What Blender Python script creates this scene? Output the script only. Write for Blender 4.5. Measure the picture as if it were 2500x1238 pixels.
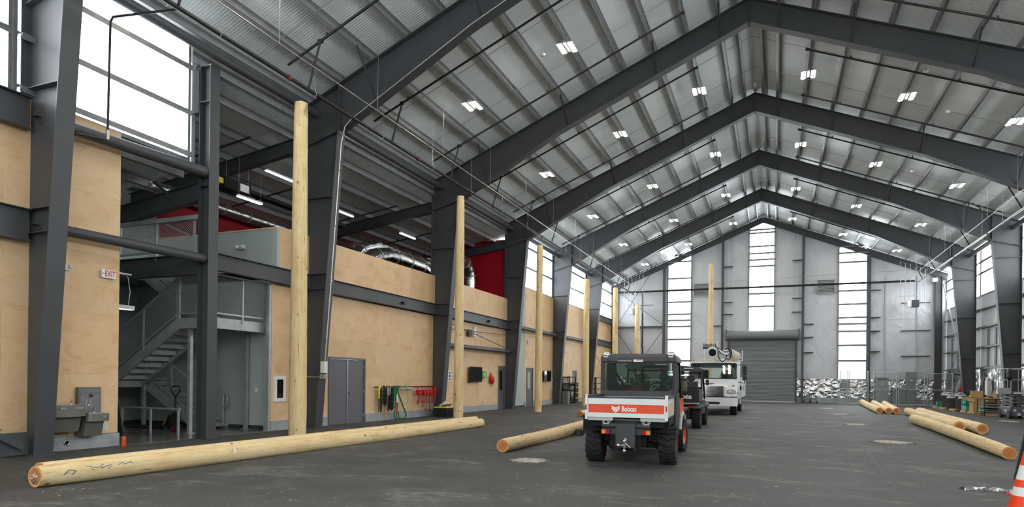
import bpy, math, random
from mathutils import Vector, Matrix
random.seed(7)
for o in list(bpy.data.objects): bpy.data.objects.remove(o, do_unlink=True)
S = bpy.context.scene
COL = S.collection

# ---------------------------------------------------------------- camera
YAW, PIT, ROL = 0.3856, 0.0019, 0.0119
def make_camera():
    c, s = math.cos(YAW), math.sin(YAW); cp, sp = math.cos(PIT), math.sin(PIT); cr, sr = math.cos(ROL), math.sin(ROL)
    F = Vector((-s*cp, c*cp, sp)); U = Vector((s*sp, -c*sp, cp)); R = Vector((c, s, 0))
    R2 = R*cr + U*sr; U2 = U*cr - R*sr
    d = bpy.data.cameras.new('camera'); o = bpy.data.objects.new('camera', d); COL.objects.link(o)
    m = Matrix((R2, U2, -F)).transposed().to_4x4(); m.translation = Vector((0, 0, 1.4853)); o.matrix_world = m
    d.sensor_fit = 'HORIZONTAL'; d.sensor_width = 36; d.lens = 1577.0185/2500*36
    d.shift_y = (924.3911-619)/2500; d.clip_end = 300; d.clip_start = 0.05
    S.camera = o
make_camera()
# ---------------------------------------------------------------- sky and exposure
W_ = bpy.data.worlds.new('overcast_sky'); S.world = W_; W_.use_nodes = True
W_.node_tree.nodes['Background'].inputs[0].default_value = (0.93, 0.96, 1.0, 1)
W_.node_tree.nodes['Background'].inputs[1].default_value = 1.6
S.view_settings.view_transform = 'Standard'; S.view_settings.look = 'None'
S.view_settings.gamma = 1; S.view_settings.use_curve_mapping = False
S.view_settings.exposure = 0.25
S.cycles.max_bounces = 7; S.cycles.diffuse_bounces = 3; S.cycles.glossy_bounces = 3; S.cycles.transparent_max_bounces = 8; S.cycles.caustics_reflective = False; S.cycles.caustics_refractive = False
PANEL_GLOW = 6.3      # daylight coming through the translucent panels
LAMP_GLOW = 95.0      # high bay lamp diffusers
STRIP_GLOW = 2.2      # strip lights of the mezzanine

# ---------------------------------------------------------------- mesh builder
X_, Y_, Z_ = Vector((1, 0, 0)), Vector((0, 1, 0)), Vector((0, 0, 1))
def V(*a): return Vector(a)
class M:
    def __init__(s): s.v = []; s.f = []; s.m = []; s.s = []
    def add(s, vs, fs, mi=0, sm=False):
        b = len(s.v); s.v += [tuple(x) for x in vs]
        for f in fs: s.f.append([i+b for i in f]); s.m.append(mi); s.s.append(sm)
        return s
    def box(s, x0, x1, y0, y1, z0, z1, mi=0):
        vs = [(x, y, z) for x in (x0, x1) for y in (y0, y1) for z in (z0, z1)]
        return s.add(vs, [(0, 1, 3, 2), (4, 6, 7, 5), (0, 4, 5, 1), (2, 3, 7, 6), (0, 2, 6, 4), (1, 5, 7, 3)], mi)
    def cbox(s, c, d, mi=0): return s.box(c[0]-d[0]/2, c[0]+d[0]/2, c[1]-d[1]/2, c[1]+d[1]/2, c[2]-d[2]/2, c[2]+d[2]/2, mi)
    def frame(s, a, b, up):
        a, b = Vector(a), Vector(b); d = (b-a).normalized(); up = Vector(up)
        if abs(d.dot(up)) > .999: up = X_ if abs(d.x) < .9 else Y_
        r = d.cross(up).normalized(); return a, b, r, r.cross(d).normalized()
    def bar(s, a, b, w, h, up=Z_, mi=0, w2=None, h2=None):
        a, b, r, u = s.frame(a, b, up); vs = []
        for p, ww, hh in ((a, w, h), (b, w2 or w, h2 or h)):
            vs += [p+r*(i*ww/2)+u*(j*hh/2) for i, j in ((-1, -1), (1, -1), (1, 1), (-1, 1))]
        return s.add(vs, [(3, 2, 1, 0), (4, 5, 6, 7), (0, 1, 5, 4), (1, 2, 6, 5), (2, 3, 7, 6), (3, 0, 4, 7)], mi)
    def cyl(s, a, b, r0, r1=None, n=12, caps=True, mi=0, sm=True, up=Z_, cmi=None):
        a, b, r, u = s.frame(a, b, up); r1 = r0 if r1 is None else r1
        A = [a+(r*math.cos(t)+u*math.sin(t))*r0 for t in [2*math.pi*i/n for i in range(n)]]
        B = [b+(r*math.cos(t)+u*math.sin(t))*r1 for t in [2*math.pi*i/n for i in range(n)]]
        s.add(A+B, [(i, i+n, (i+1) % n+n, (i+1) % n) for i in range(n)], mi, sm)
        if caps:
            s.add(A, [tuple(range(n))], mi if cmi is None else cmi); s.add(B, [tuple(reversed(range(n)))], mi if cmi is None else cmi)
        return s
    def tube(s, pts, r, n=8, mi=0, closed=False, sm=True):
        pts = [Vector(p) for p in pts]; k = len(pts); up = Z_; rings = []
        for i, p in enumerate(pts):
            d = (pts[(i+1) % k]-pts[i-1]) if closed else (pts[min(i+1, k-1)]-pts[max(i-1, 0)])
            if d.length < 1e-9: d = Z_
            d.normalize()
            if i == 0: up = Z_ if abs(d.z) < .95 else X_
            rr = d.cross(up); rr.normalize(); up = rr.cross(d).normalized()
            rad = r[i] if isinstance(r, (list, tuple)) else r
            rings += [p+(rr*math.cos(t)+up*math.sin(t))*rad for t in [2*math.pi*j/n for j in range(n)]]
        fs = []
        for i in range(k if closed else k-1):
            a, b = i*n, ((i+1) % k)*n
            fs += [(a+j, a+(j+1) % n, b+(j+1) % n, b+j) for j in range(n)]
        s.add(rings, fs, mi, sm)
        if not closed: s.add(rings[:n], [tuple(reversed(range(n)))], mi); s.add(rings[-n:], [tuple(range(n))], mi)
        return s
    def lathe(s, prof, c=(0, 0, 0), n=20, axis=Z_, mi=0, sm=True, arc=None):
        axis = Vector(axis).normalized(); c = Vector(c); r = axis.orthogonal().normalized(); u = axis.cross(r)
        vs = []; k = len(prof)
        for pr, pz in prof: vs += [c+axis*pz+(r*math.cos(t)+u*math.sin(t))*pr for t in [2*math.pi*i/n for i in range(n)]]
        fs = [(a*n+i, a*n+(i+1) % n, (a+1)*n+(i+1) % n, (a+1)*n+i) for a in range(k-1) for i in range(n)]
        return s.add(vs, fs, mi, sm)
    def prism(s, poly, plane, a, b, mi=0):
        # polygon in the named plane, extruded along the third axis from a to b
        n = len(poly)
        mk = {'xz': lambda p, t: (p[0], t, p[1]), 'yz': lambda p, t: (t, p[0], p[1]), 'xy': lambda p, t: (p[0], p[1], t)}[plane]
        A = [mk(p, a) for p in poly]; B = [mk(p, b) for p in poly]
        s.add(A+B, [(i, (i+1) % n, (i+1) % n+n, i+n) for i in range(n)], mi)
        s.add(A, [tuple(reversed(range(n)))], mi); s.add(B, [tuple(range(n))], mi)
        return s
    def sph(s, c, r, n=10, k=6, mi=0, sc=(1, 1, 1)):
        c = Vector(c); vs = []; fs = []
        for i in range(k+1):
            ph = math.pi*i/k
            for j in range(n):
                t = 2*math.pi*j/n; vs.append((c.x+r*sc[0]*math.sin(ph)*math.cos(t), c.y+r*sc[1]*math.sin(ph)*math.sin(t), c.z+r*sc[2]*math.cos(ph)))
        for i in range(k):
            for j in range(n): fs.append((i*n+j, (i+1)*n+j, (i+1)*n+(j+1) % n, i*n+(j+1) % n))
        return s.add(vs, fs, mi, True)
    def ibeam(s, a, b, d, bf, tf=.018, tw=.012, up=Z_, mi=0):
        A, B, r, u = s.frame(a, b, up)
        s.bar(A, B, tw, d-2*tf+.002, up, mi); s.bar(A+u*(d/2-tf/2), B+u*(d/2-tf/2), bf, tf, up, mi); s.bar(A-u*(d/2-tf/2), B-u*(d/2-tf/2), bf, tf, up, mi)
        return s
    def rbox(s, x0, x1, y0, y1, z0, z1, r=.02, mi=0, axis='z', n=3):
        # box with rounded edges along one axis
        def ring(a0, a1, b0, b1):
            out = []
            for cx, cy, t0 in ((a1-r, b1-r, 0), (a0+r, b1-r, 1), (a0+r, b0+r, 2), (a1-r, b0+r, 3)):
                for i in range(n+1):
                    t = (t0+i/n)*math.pi/2; out.append((cx+r*math.cos(t), cy+r*math.sin(t)))
            return out
        if axis == 'z': return s.prism(ring(x0, x1, y0, y1), 'xy', z0, z1, mi)
        if axis == 'y': return s.prism(ring(x0, x1, z0, z1), 'xz', y0, y1, mi)
        return s.prism(ring(y0, y1, z0, z1), 'yz', x0, x1, mi)
    def ringx(s, x0, x1, y0, y1, z0, z1, b, mi=0, sides=4):
        # rectangular frame standing in the YZ plane, members butt without overlapping
        s.box(x0, x1, y0, y0+b, z0, z1, mi); s.box(x0, x1, y1-b, y1, z0, z1, mi); s.box(x0, x1, y0+b, y1-b, z1-b, z1, mi)
        if sides > 3: s.box(x0, x1, y0+b, y1-b, z0, z0+b, mi)
        return s
    def xform(s, mat):
        s.v = [tuple(mat @ Vector(p)) for p in s.v]; return s
    def mesh(s, name, mats):
        me = bpy.data.meshes.new(name); me.from_pydata(s.v, [], s.f)
        for m in (mats if isinstance(mats, (list, tuple)) else [mats]): me.materials.append(m)
        me.polygons.foreach_set('material_index', s.m); me.polygons.foreach_set('use_smooth', s.s); me.update()
        return me
    def build(s, name, mats, parent=None, world=False, label=None, kind=None):
        o = bpy.data.objects.new(name, s.mesh(name, mats)); COL.objects.link(o)
        if parent is not None:
            o.parent = parent
            if world: o.location = -parent.location
        if label: o['label'] = label
        if kind: o['kind'] = kind
        return o
def inst(name, me, parent, loc=(0, 0, 0), rot=(0, 0, 0), world=False, scale=None):
    o = bpy.data.objects.new(name, me); COL.objects.link(o); o.parent = parent
    o.location = Vector(loc)-(parent.location if (world and parent) else Vector()); o.rotation_euler = rot
    if scale: o.scale = scale
    return o
def tag(o, label=None, cat=None, group=None, kind=None):
    for k, v in (('label', label), ('category', cat), ('group', group), ('kind', kind)):
        if v: o[k] = v
    return o
def thing(name, label, cat, loc=(0, 0, 0), rz=0, group=None, kind=None):
    o = bpy.data.objects.new(name, None); COL.objects.link(o); o.location = loc; o.rotation_euler = (0, 0, rz); o.empty_display_size = .1
    return tag(o, label, cat, group, kind)
def dup(root, loc=None, rz=None, label=None, parent=None):
    r = root.copy(); COL.objects.link(r)
    if parent is not None: r.parent = parent
    if loc is not None: r.location = loc
    if rz is not None: r.rotation_euler = (0, 0, rz)
    if label: r['label'] = label
    for ch in list(root.children): dup(ch, parent=r)
    return r
def text(body, size, mat, parent, loc, rot, ext=.002, name='lettering', sx=1.0, align='CENTER', shear=0, off=0):
    cu = bpy.data.curves.new(name, 'FONT'); cu.body = body; cu.size = size; cu.extrude = ext; cu.align_x = align; cu.align_y = 'CENTER'; cu.shear = shear; cu.offset = off
    tmp = bpy.data.objects.new(name, cu); COL.objects.link(tmp); bpy.context.view_layer.update()
    me = bpy.data.meshes.new_from_object(tmp.evaluated_get(bpy.context.evaluated_depsgraph_get())); bpy.data.objects.remove(tmp); bpy.data.curves.remove(cu)
    me.materials.clear(); me.materials.append(mat); o = bpy.data.objects.new(name, me); COL.objects.link(o); o.parent = parent
    o.location = loc; o.rotation_euler = rot; o.scale = (sx, 1, 1)
    return o

# ---------------------------------------------------------------- materials
def lin(r, g, b):
    return tuple(((c/255)/12.92 if c/255 <= .04045 else ((c/255+.055)/1.055)**2.4) for c in (r, g, b))+(1,)
def SP(pts, k=6):
    # smooth curve through the points
    P = [Vector(p) for p in pts]; P = [P[0]*2-P[1]]+P+[P[-1]*2-P[-2]]; out = []
    for i in range(1, len(P)-2):
        for j in range(k):
            t = j/k; a, b, c, d = P[i-1], P[i], P[i+1], P[i+2]
            out.append((b*2+(c-a)*t+(a*2-b*5+c*4-d)*t*t+(b*3-a-c*3+d)*t**3)*.5)
    out.append(P[-2]); return out
class N:
    def __init__(s, name):
        s.m = bpy.data.materials.new(name); s.m.use_nodes = True; s.t = s.m.node_tree; s.b = s.t.nodes['Principled BSDF']
    def n(s, typ, **kw):
        x = s.t.nodes.new(typ)
        for k, v in kw.items(): setattr(x, k, v)
        return x
    def l(s, a, b): s.t.links.new(a, b)
    def coord(s, scale=(1, 1, 1), which='Object', rand=0, rot=(0, 0, 0)):
        tc = s.n('ShaderNodeTexCoord'); mp = s.n('ShaderNodeMapping'); mp.inputs['Scale'].default_value = scale; mp.inputs['Rotation'].default_value = rot
        s.l(tc.outputs[which], mp.inputs['Vector'])
        if rand:
            oi = s.n('ShaderNodeObjectInfo'); mu = s.n('ShaderNodeMath', operation='MULTIPLY'); mu.inputs[1].default_value = rand
            s.l(oi.outputs['Random'], mu.inputs[0]); s.l(mu.outputs[0], mp.inputs['Location'])
        return mp.outputs[0]
    def noise(s, vec, scale=5, detail=4, rough=.55, dist=0):
        x = s.n('ShaderNodeTexNoise'); x.inputs['Scale'].default_value = scale; x.inputs['Detail'].default_value = detail; x.inputs['Roughness'].default_value = rough; x.inputs['Distortion'].default_value = dist
        s.l(vec, x.inputs['Vector']); return x.outputs['Fac']
    def ramp(s, fac, stops):
        x = s.n('ShaderNodeValToRGB'); r = x.color_ramp
        while len(r.elements) < len(stops): r.elements.new(.5)
        for e, (p, c) in zip(r.elements, stops): e.position = p; e.color = c if len(c) == 4 else tuple(c)+(1,)
        s.l(fac, x.inputs[0]); return x.outputs[0]
    def mix(s, fac, a, b, mode='MIX'):
        x = s.n('ShaderNodeMixRGB', blend_type=mode)
        for i, q in ((0, fac), (1, a), (2, b)):
            if isinstance(q, (int, float)): x.inputs[i].default_value = q
            elif isinstance(q, tuple): x.inputs[i].default_value = q
            else: s.l(q, x.inputs[i])
        return x.outputs[0]
    def bump(s, h, strength=.3, dist=.01):
        x = s.n('ShaderNodeBump'); x.inputs['Strength'].default_value = strength; x.inputs['Distance'].default_value = dist
        s.l(h, x.inputs['Height']); s.l(x.outputs[0], s.b.inputs['Normal'])
    def set(s, col=None, rough=None, metal=None, spec=None, **kw):
        for k, q in (('Base Color', col), ('Roughness', rough), ('Metallic', metal), ('Specular IOR Level', spec)):
            if q is None: continue
            if isinstance(q, (int, float, tuple)): s.b.inputs[k].default_value = q
            else: s.l(q, s.b.inputs[k])
        return s.m
def grey4(v): return (v, v, v, 1)
def paint(name, rgb, rough=.5, metal=0, var=.12, scale=3, bump=0, spec=.4):
    k = N(name); c = lin(*rgb); v = k.noise(k.coord(), scale, 5)
    col = k.ramp(v, [(.25, tuple(x*(1-var) for x in c[:3])+(1,)), (.75, tuple(min(1, x*(1+var)) for x in c[:3])+(1,))])
    if bump: k.bump(k.noise(k.coord(), scale*12, 3), bump, .004)
    return k.set(col, rough, metal, spec)
def emit(name, rgb, strength, base=(.8, .8, .8, 1)):
    k = N(name); k.set(base, .5); k.b.inputs['Emission Color'].default_value = rgb; k.b.inputs['Emission Strength'].default_value = strength; return k.m

steel = paint('dark_grey_painted_steel', (72, 74, 77), .42, 0, .10, 1.5)
black_pipe = paint('black_iron_pipe', (34, 34, 34), .5, 0, .15)
black = paint('black_plastic', (26, 26, 28), .45, 0, .15)
blackm = paint('black_matt', (16, 16, 17), .8, 0, .15)
rubber = paint('tyre_rubber', (38, 39, 40), .85, 0, .25, 8)
white = paint('white_plastic', (232, 233, 232), .4, 0, .03)
offwhite = paint('white_truck_paint', (226, 228, 226), .28, 0, .03)
dgrey = paint('dark_grey_plastic', (62, 63, 66), .5)
mgrey = paint('grey_plastic', (120, 122, 124), .5)
lgrey = paint('light_grey_paint', (176, 179, 180), .5, 0, .06)
bluegrey = paint('grey_machine_paint', (104, 106, 114), .45)
red = paint('red_plastic', (190, 26, 32), .45)
orange = paint('orange_paint', (226, 78, 34), .4, 0, .05)
hivis = paint('hi_vis_orange', (244, 70, 30), .5, 0, .05)
yellow = paint('yellow_plastic', (232, 214, 40), .5, 0, .05)
greenstrap = paint('green_webbing', (40, 122, 82), .8)
greenbox = paint('green_first_aid_plastic', (110, 178, 78), .5)
teal = paint('teal_plastic', (44, 150, 122), .45)
doorpaint = paint('grey_door_paint', (102, 104, 109), .45, 0, .04)
shutter = paint('grey_shutter_paint', (124, 128, 130), .45, 0, .06, .6)
elec = paint('grey_green_enclosure', (128, 142, 134), .45, 0, .05)
redwall = paint('red_wall_paint', (176, 10, 34), .55, 0, .06, .4)
palewall = paint('pale_grey_green_wall', (178, 188, 184), .6, 0, .04, .5)
card = paint('brown_cardboard', (188, 156, 104), .8, 0, .12)
palletwood = paint('pallet_wood', (196, 162, 98), .8, 0, .2, 6)
chrome = paint('chrome', (215, 215, 215), .12, 1, .02)
stain = paint('brushed_steel', (188, 188, 184), .32, 1, .05, 20)
amber = paint('amber_lens', (235, 140, 40), .2)
redlens = paint('red_lens', (176, 16, 30), .2)
skin_tan = paint('tan_canvas', (204, 196, 178), .8)
wire = paint('zinc_wire', (176, 180, 182), .4, .6, .05)
def m_galv(name='galvanised_steel', lo=.36, hi=.56, metal=.4):
    k = N(name); c = k.coord(); v = k.n('ShaderNodeTexVoronoi'); v.inputs['Scale'].default_value = 45; k.l(c, v.inputs['Vector'])
    a = k.mix(.22, k.noise(c, 3.5, 6, .6), v.outputs['Color']); col = k.ramp(a, [(.28, (lo*.97, lo, lo*1.0, 1)), (.72, (hi*.97, hi, hi*1.01, 1))])
    r = k.ramp(a, [(.2, grey4(.46)), (.8, grey4(.34))]); return k.set(col, r, metal)
galv = m_galv()
purlin_steel = m_galv('blue_grey_galvanised_purlin', .30, .44, .3)
girt_steel = m_galv('dull_galvanised_girt', .17, .30, .45)
def m_deck():
    k = N('white_ribbed_roof_liner'); v = k.noise(k.coord((.3, .6, .3)), 1.5, 4)
    return k.set(k.ramp(v, [(.3, lin(222, 229, 229)), (.7, lin(234, 239, 239))]), .3, 0, .5)
deck = m_deck()
def m_ply():
    k = N('plywood'); c = k.coord((1, 1, 1), 'Object', 37)
    d = k.noise(k.coord((.5, .32, .75), 'Object', 53), 1.25, 3, .5, .5)
    mu = k.n('ShaderNodeMath', operation='MULTIPLY'); k.l(d, mu.inputs[0]); mu.inputs[1].default_value = 105
    si = k.n('ShaderNodeMath', operation='SINE'); k.l(mu.outputs[0], si.inputs[0])
    wv = k.ramp(si.outputs[0], [(.0, grey4(.56)), (.6, grey4(.52)), (1, grey4(.36))])
    pat = k.noise(k.coord((.5, .5, .8), 'Object', 11), 1.1, 3); wv = k.mix(k.ramp(pat, [(.35, grey4(.1)), (.65, grey4(1))]), grey4(.53), wv)
    f = k.noise(k.coord((30, 1.0, 46), 'Object', 17), 3, 3); cl = k.noise(k.coord((.6, .8, 1.2), 'Object', 23), 2.0, 5, .6)
    a = k.mix(.45, cl, wv); a = k.mix(.14, a, f)
    col = k.ramp(a, [(.30, lin(204, 160, 112)), (.44, lin(224, 187, 142)), (.54, lin(233, 201, 160)), (.70, lin(226, 188, 146))])
    oi = k.n('ShaderNodeObjectInfo'); t = k.ramp(oi.outputs['Random'], [(0, (.90, .87, .82, 1)), (.5, (1, 1, 1, 1)), (1, (1.0, .95, .89, 1))])
    col = k.mix(1, col, t, 'MULTIPLY')
    vo = k.n('ShaderNodeTexVoronoi'); vo.inputs['Scale'].default_value = 1.0; k.l(c, vo.inputs['Vector'])
    kn = k.ramp(vo.outputs['Distance'], [(.012, grey4(.9)), (.035, grey4(0))])
    col = k.mix(kn, col, lin(126, 86, 52)); return k.set(col, .5, 0, .35)
ply = m_ply()
def m_conc(name, a, b, rough=.8, sc=2.5):
    k = N(name); v = k.noise(k.coord(), sc, 8, .62); f = k.noise(k.coord(), sc*18, 3)
    k.bump(f, .25, .004); return k.set(k.ramp(k.mix(.25, v, f), [(.3, lin(*a)), (.7, lin(*b))]), rough)
gravelm = None
concrete = m_conc('cast_concrete', (140, 146, 148), (176, 180, 180))
slab = m_conc('polished_concrete', (96, 98, 92), (122, 124, 118), .16, 1.2)
def m_asphalt():
    k = N('asphalt'); c = k.coord()
    big = k.noise(k.coord((.25, .12, 1)), 1.1, 6, .6); mid = k.noise(c, 1.3, 6, .65); fine = k.noise(c, 38, 4, .75)
    a = k.mix(.5, big, mid); a = k.mix(.45, a, fine)
    col = k.ramp(a, [(.36, lin(50, 51, 50)), (.5, lin(70, 71, 69)), (.64, lin(96, 97, 93))])
    st = k.noise(k.coord((.5, .9, 1), rot=(0, 0, -.35)), 1.2, 8, .66, .8)
    dust = k.ramp(st, [(.52, grey4(0)), (.68, grey4(.62))])
    br = k.noise(k.coord((2.2, 6.0, 1), rot=(0, 0, -.35)), 2.2, 5, .7); dust = k.mix(1, dust, k.ramp(br, [(.45, grey4(.12)), (.66, grey4(1))]), 'MULTIPLY')
    col = k.mix(dust, col, lin(172, 167, 152))
    sp = k.noise(c, 13, 2, .5); sp2 = k.noise(k.coord((.6, .6, 1)), 1.3, 3); fl = k.mix(1, k.ramp(sp, [(.67, grey4(0)), (.72, grey4(.8))]), k.ramp(sp2, [(.46, grey4(0)), (.6, grey4(1))]), 'MULTIPLY')
    col = k.mix(fl, col, lin(206, 200, 184))
    k.bump(k.mix(.5, fine, k.noise(c, 180, 2)), .6, .008)
    return k.set(col, k.ramp(mid, [(.3, grey4(.55)), (.7, grey4(.8))]), 0, .4)
asphalt = m_asphalt()
def m_log():
    k = N('peeled_pine'); g = k.noise(k.coord((9, 9, .7), 'Object', 29), 2.5, 6, .6); b = k.noise(k.coord((1.6, 1.6, .8), 'Object', 91), 1.6, 5, .6)
    a = k.mix(.5, g, b); col = k.ramp(a, [(.3, lin(206, 168, 112)), (.45, lin(230, 202, 150)), (.6, lin(240, 218, 172)), (.8, lin(228, 192, 132))])
    sp = k.noise(k.coord((6, 6, 1.5), 'Object', 45), 3.5, 5, .75); dk = k.ramp(sp, [(.58, grey4(0)), (.70, grey4(.6))])
    col = k.mix(dk, col, lin(126, 92, 56))
    vo = k.n('ShaderNodeTexVoronoi'); vo.inputs['Scale'].default_value = 2.6; k.l(k.coord((1.4, 1.4, .8), 'Object', 13), vo.inputs['Vector'])
    col = k.mix(k.ramp(vo.outputs['Distance'], [(.05, grey4(.9)), (.11, grey4(0))]), col, lin(110, 72, 40))
    bk = k.noise(k.coord((7, 7, .55), 'Object', 63), 2.2, 4, .6); col = k.mix(k.ramp(bk, [(.64, grey4(0)), (.69, grey4(.75))]), col, lin(160, 104, 52))
    k.bump(g, .45, .012); return k.set(col, .7, 0, .25)
logm = m_log()
def m_logend():
    k = N('log_end_grain'); w = k.n('ShaderNodeTexWave', wave_type='RINGS', rings_direction='Z'); w.inputs['Scale'].default_value = 14; w.inputs['Distortion'].default_value = 2.5; w.inputs['Detail'].default_value = 2
    k.l(k.coord((1, 1, 0)), w.inputs['Vector'])
    gr = k.n('ShaderNodeTexGradient', gradient_type='SPHERICAL'); k.l(k.coord((5.5, 5.5, 0)), gr.inputs['Vector'])
    col = k.ramp(gr.outputs['Fac'], [(.0, lin(228, 190, 128)), (.3, lin(222, 172, 104)), (.42, lin(190, 118, 58)), (1, lin(172, 98, 44))])
    col = k.mix(.14, col, k.ramp(w.outputs['Fac'], [(0, lin(160, 96, 46)), (1, lin(236, 196, 136))]))
    n = k.noise(k.coord((1, 1, 0)), 12, 4); col = k.mix(k.ramp(n, [(.58, grey4(0)), (.75, grey4(.5))]), col, lin(140, 78, 34)); return k.set(col, .75)
logend = m_logend()
def m_sheet():
    k = N('white_insulation_facing'); a = k.noise(k.coord((.7, .7, .5)), 1.1, 6, .6, 1.5)
    w = k.n('ShaderNodeTexWave', bands_direction='DIAGONAL'); w.inputs['Scale'].default_value = .7; w.inputs['Distortion'].default_value = 14; w.inputs['Detail'].default_value = 4; w.inputs['Detail Scale'].default_value = 1.2
    k.l(k.coord((1, 1, .8)), w.inputs['Vector'])
    k.bump(k.mix(.35, a, w.outputs['Fac']), .5, .05)
    return k.set(k.ramp(a, [(.3, lin(188, 191, 195)), (.7, lin(204, 206, 210))]), .3, 0, .5)
sheet = m_sheet()
def m_foil():
    k = N('silver_foil_insulation'); c = k.coord()
    v = k.n('ShaderNodeTexVoronoi', feature='SMOOTH_F1'); v.inputs['Scale'].default_value = 4.5; k.l(k.coord((1, 1, .8)), v.inputs['Vector'])
    a = k.noise(k.coord((1.2, 1.2, .8)), 3.2, 6, .62, 2.2); k.bump(k.mix(.5, a, v.outputs['Distance']), .7, .06)
    return k.set(grey4(.88), .1, 1.0)
foil = m_foil()
def m_duct():
    k = N('foil_duct_wrap'); a = k.noise(k.coord((1, 1, 1)), 6, 4, .6, 1.5); k.bump(a, .7, .025); return k.set(grey4(.80), .12, 1.0)
duct = m_duct()
def m_poly():
    k = N('translucent_polycarbonate_daylight'); v = k.noise(k.coord((.0, 3.0, .0)), 2.2, 3); v2 = k.noise(k.coord((.5, .5, .4)), .8, 3)
    col = k.mix(.4, k.ramp(v, [(.35, lin(232, 241, 248)), (.65, lin(250, 254, 255))]), k.ramp(v2, [(.35, lin(234, 242, 250)), (.65, lin(250, 254, 255))]))
    k.set(lin(235, 238, 240), .35); k.l(col, k.b.inputs['Emission Color']); k.b.inputs['Emission Strength'].default_value = PANEL_GLOW; return k.m
poly = m_poly()
lamp = emit('lamp_diffuser', (1.0, .95, .87, 1), LAMP_GLOW)
strip = emit('strip_lamp_diffuser', (1, .97, .92, 1), STRIP_GLOW)
def m_glass():
    k = N('tinted_glass'); t = k.t; gl = k.n('ShaderNodeBsdfGlossy'); gl.inputs['Roughness'].default_value = .03; tr = k.n('ShaderNodeBsdfTransparent'); tr.inputs[0].default_value = (.62, .74, .68, 1)
    fr = k.n('ShaderNodeFresnel'); fr.inputs[0].default_value = 1.5; mx = k.n('ShaderNodeMixShader'); k.l(fr.outputs[0], mx.inputs[0]); k.l(tr.outputs[0], mx.inputs[1]); k.l(gl.outputs[0], mx.inputs[2])
    k.l(mx.outputs[0], t.nodes['Material Output'].inputs[0]); return k.m
glass = m_glass()
darkglass = paint('dark_screen_glass', (14, 15, 18), .08, 0, .05)
# ================================================================ SETTING
RX = -0.911                      # ridge line
SL = 0.4125                      # roof slope
FY = [-7.9, -.22, 7.72, 15.40, 23.04, 30.68, 38.30, 45.92]     # portal frames
Y0, Y1 = -8.3, 54.15
XL, XR = -12.82, 11.32
def ztop(o): return 14.36-SL*o   # top of rafters at distance o from the ridge

floor = M().box(XL-.3, XR+.4, Y0-.3, Y1+.3, -.3, 0).build('floor', asphalt); tag(floor, 'worn dark asphalt floor with pale dusty tyre marks', kind='structure')
# ---- roof: ribbed liner panels on purlins
OE = 12.35
def roof_panel_mesh(run, slope, w=1.0, name='roof_panel'):
    m = M(); prof = []
    for i in range(12):
        y = i*w/12; prof += [(y, 0), (y+w*.055, 0), (y+w*.062, .008), (y+w*.076, .008)]
    prof.append((w, 0)); k = len(prof)
    a = [(0, y, z) for y, z in prof]+[(run, y, z-slope*run) for y, z in prof]
    a += [(0, 0, .09), (0, w, .09), (run, 0, .09-slope*run), (run, w, .09-slope*run)]
    m.add(a, [(i, i+1, i+1+k, i+k) for i in range(k-1)]+[(2*k, 2*k+2, 2*k+3, 2*k+1)])
    return m.mesh(name, deck)
def purlin_mesh(L, d=.2, f=.09, t=.004, name='purlin'):
    m = M()     # Z section running along +Y, bottom flange towards -X
    m.box(-t, t, 0, L, 0, d); m.box(-f, t, 0, L, 0, t*2); m.box(-f, -f+t*2, 0, L, 0, .022); m.box(-t, f, 0, L, d-2*t, d); m.box(f-2*t, f, 0, L, d-.022, d)
    return m.mesh(name, purlin_steel)
rp = roof_panel_mesh(OE, SL); pm = purlin_mesh(Y1-Y0); pmr = purlin_mesh(Y1-Y0)
OFFS = [.36, .93, 1.98, 3.07, 4.15, 5.24, 6.32, 7.41, 8.5, 9.58, 10.67, 11.75]
ANG = math.atan(SL)
for sgn, nm in ((-1, 'left'), (1, 'right')):
    c = thing('ceiling_'+nm, 'ribbed white roof underside on galvanised purlins, %s slope' % nm, None, (RX, Y0, 14.36), kind='structure')
    for i in range(int(Y1-Y0)+1):
        o = inst('roof_panel', rp, c, (0, i if sgn > 0 else i+1, .215), (0, 0, 0 if sgn > 0 else math.pi))
    for of in OFFS:
        inst('purlin', pm, c, (sgn*of, 0, -SL*of), (0, sgn*ANG, 0))
    for b in range(len(FY)):
        y0 = FY[b]; 
        for q in (2.55, 5.1):
            m = M().cyl((0, 0, .05), (sgn*11.6, 0, .05-SL*11.6), .011, n=5); m.build('sag_rod', wire, c).location = (0, y0+q-Y0, 0)
ridge = M().prism([(-.4, -.02), (0, .15), (.4, -.02), (.4, .0), (0, .17), (-.4, .0)], 'xz', Y0, Y1).build('trim_1', deck); ridge.location = (RX, 0, 14.36+.04); tag(ridge, 'galvanised ridge cap along the roof peak', kind='structure')

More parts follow.
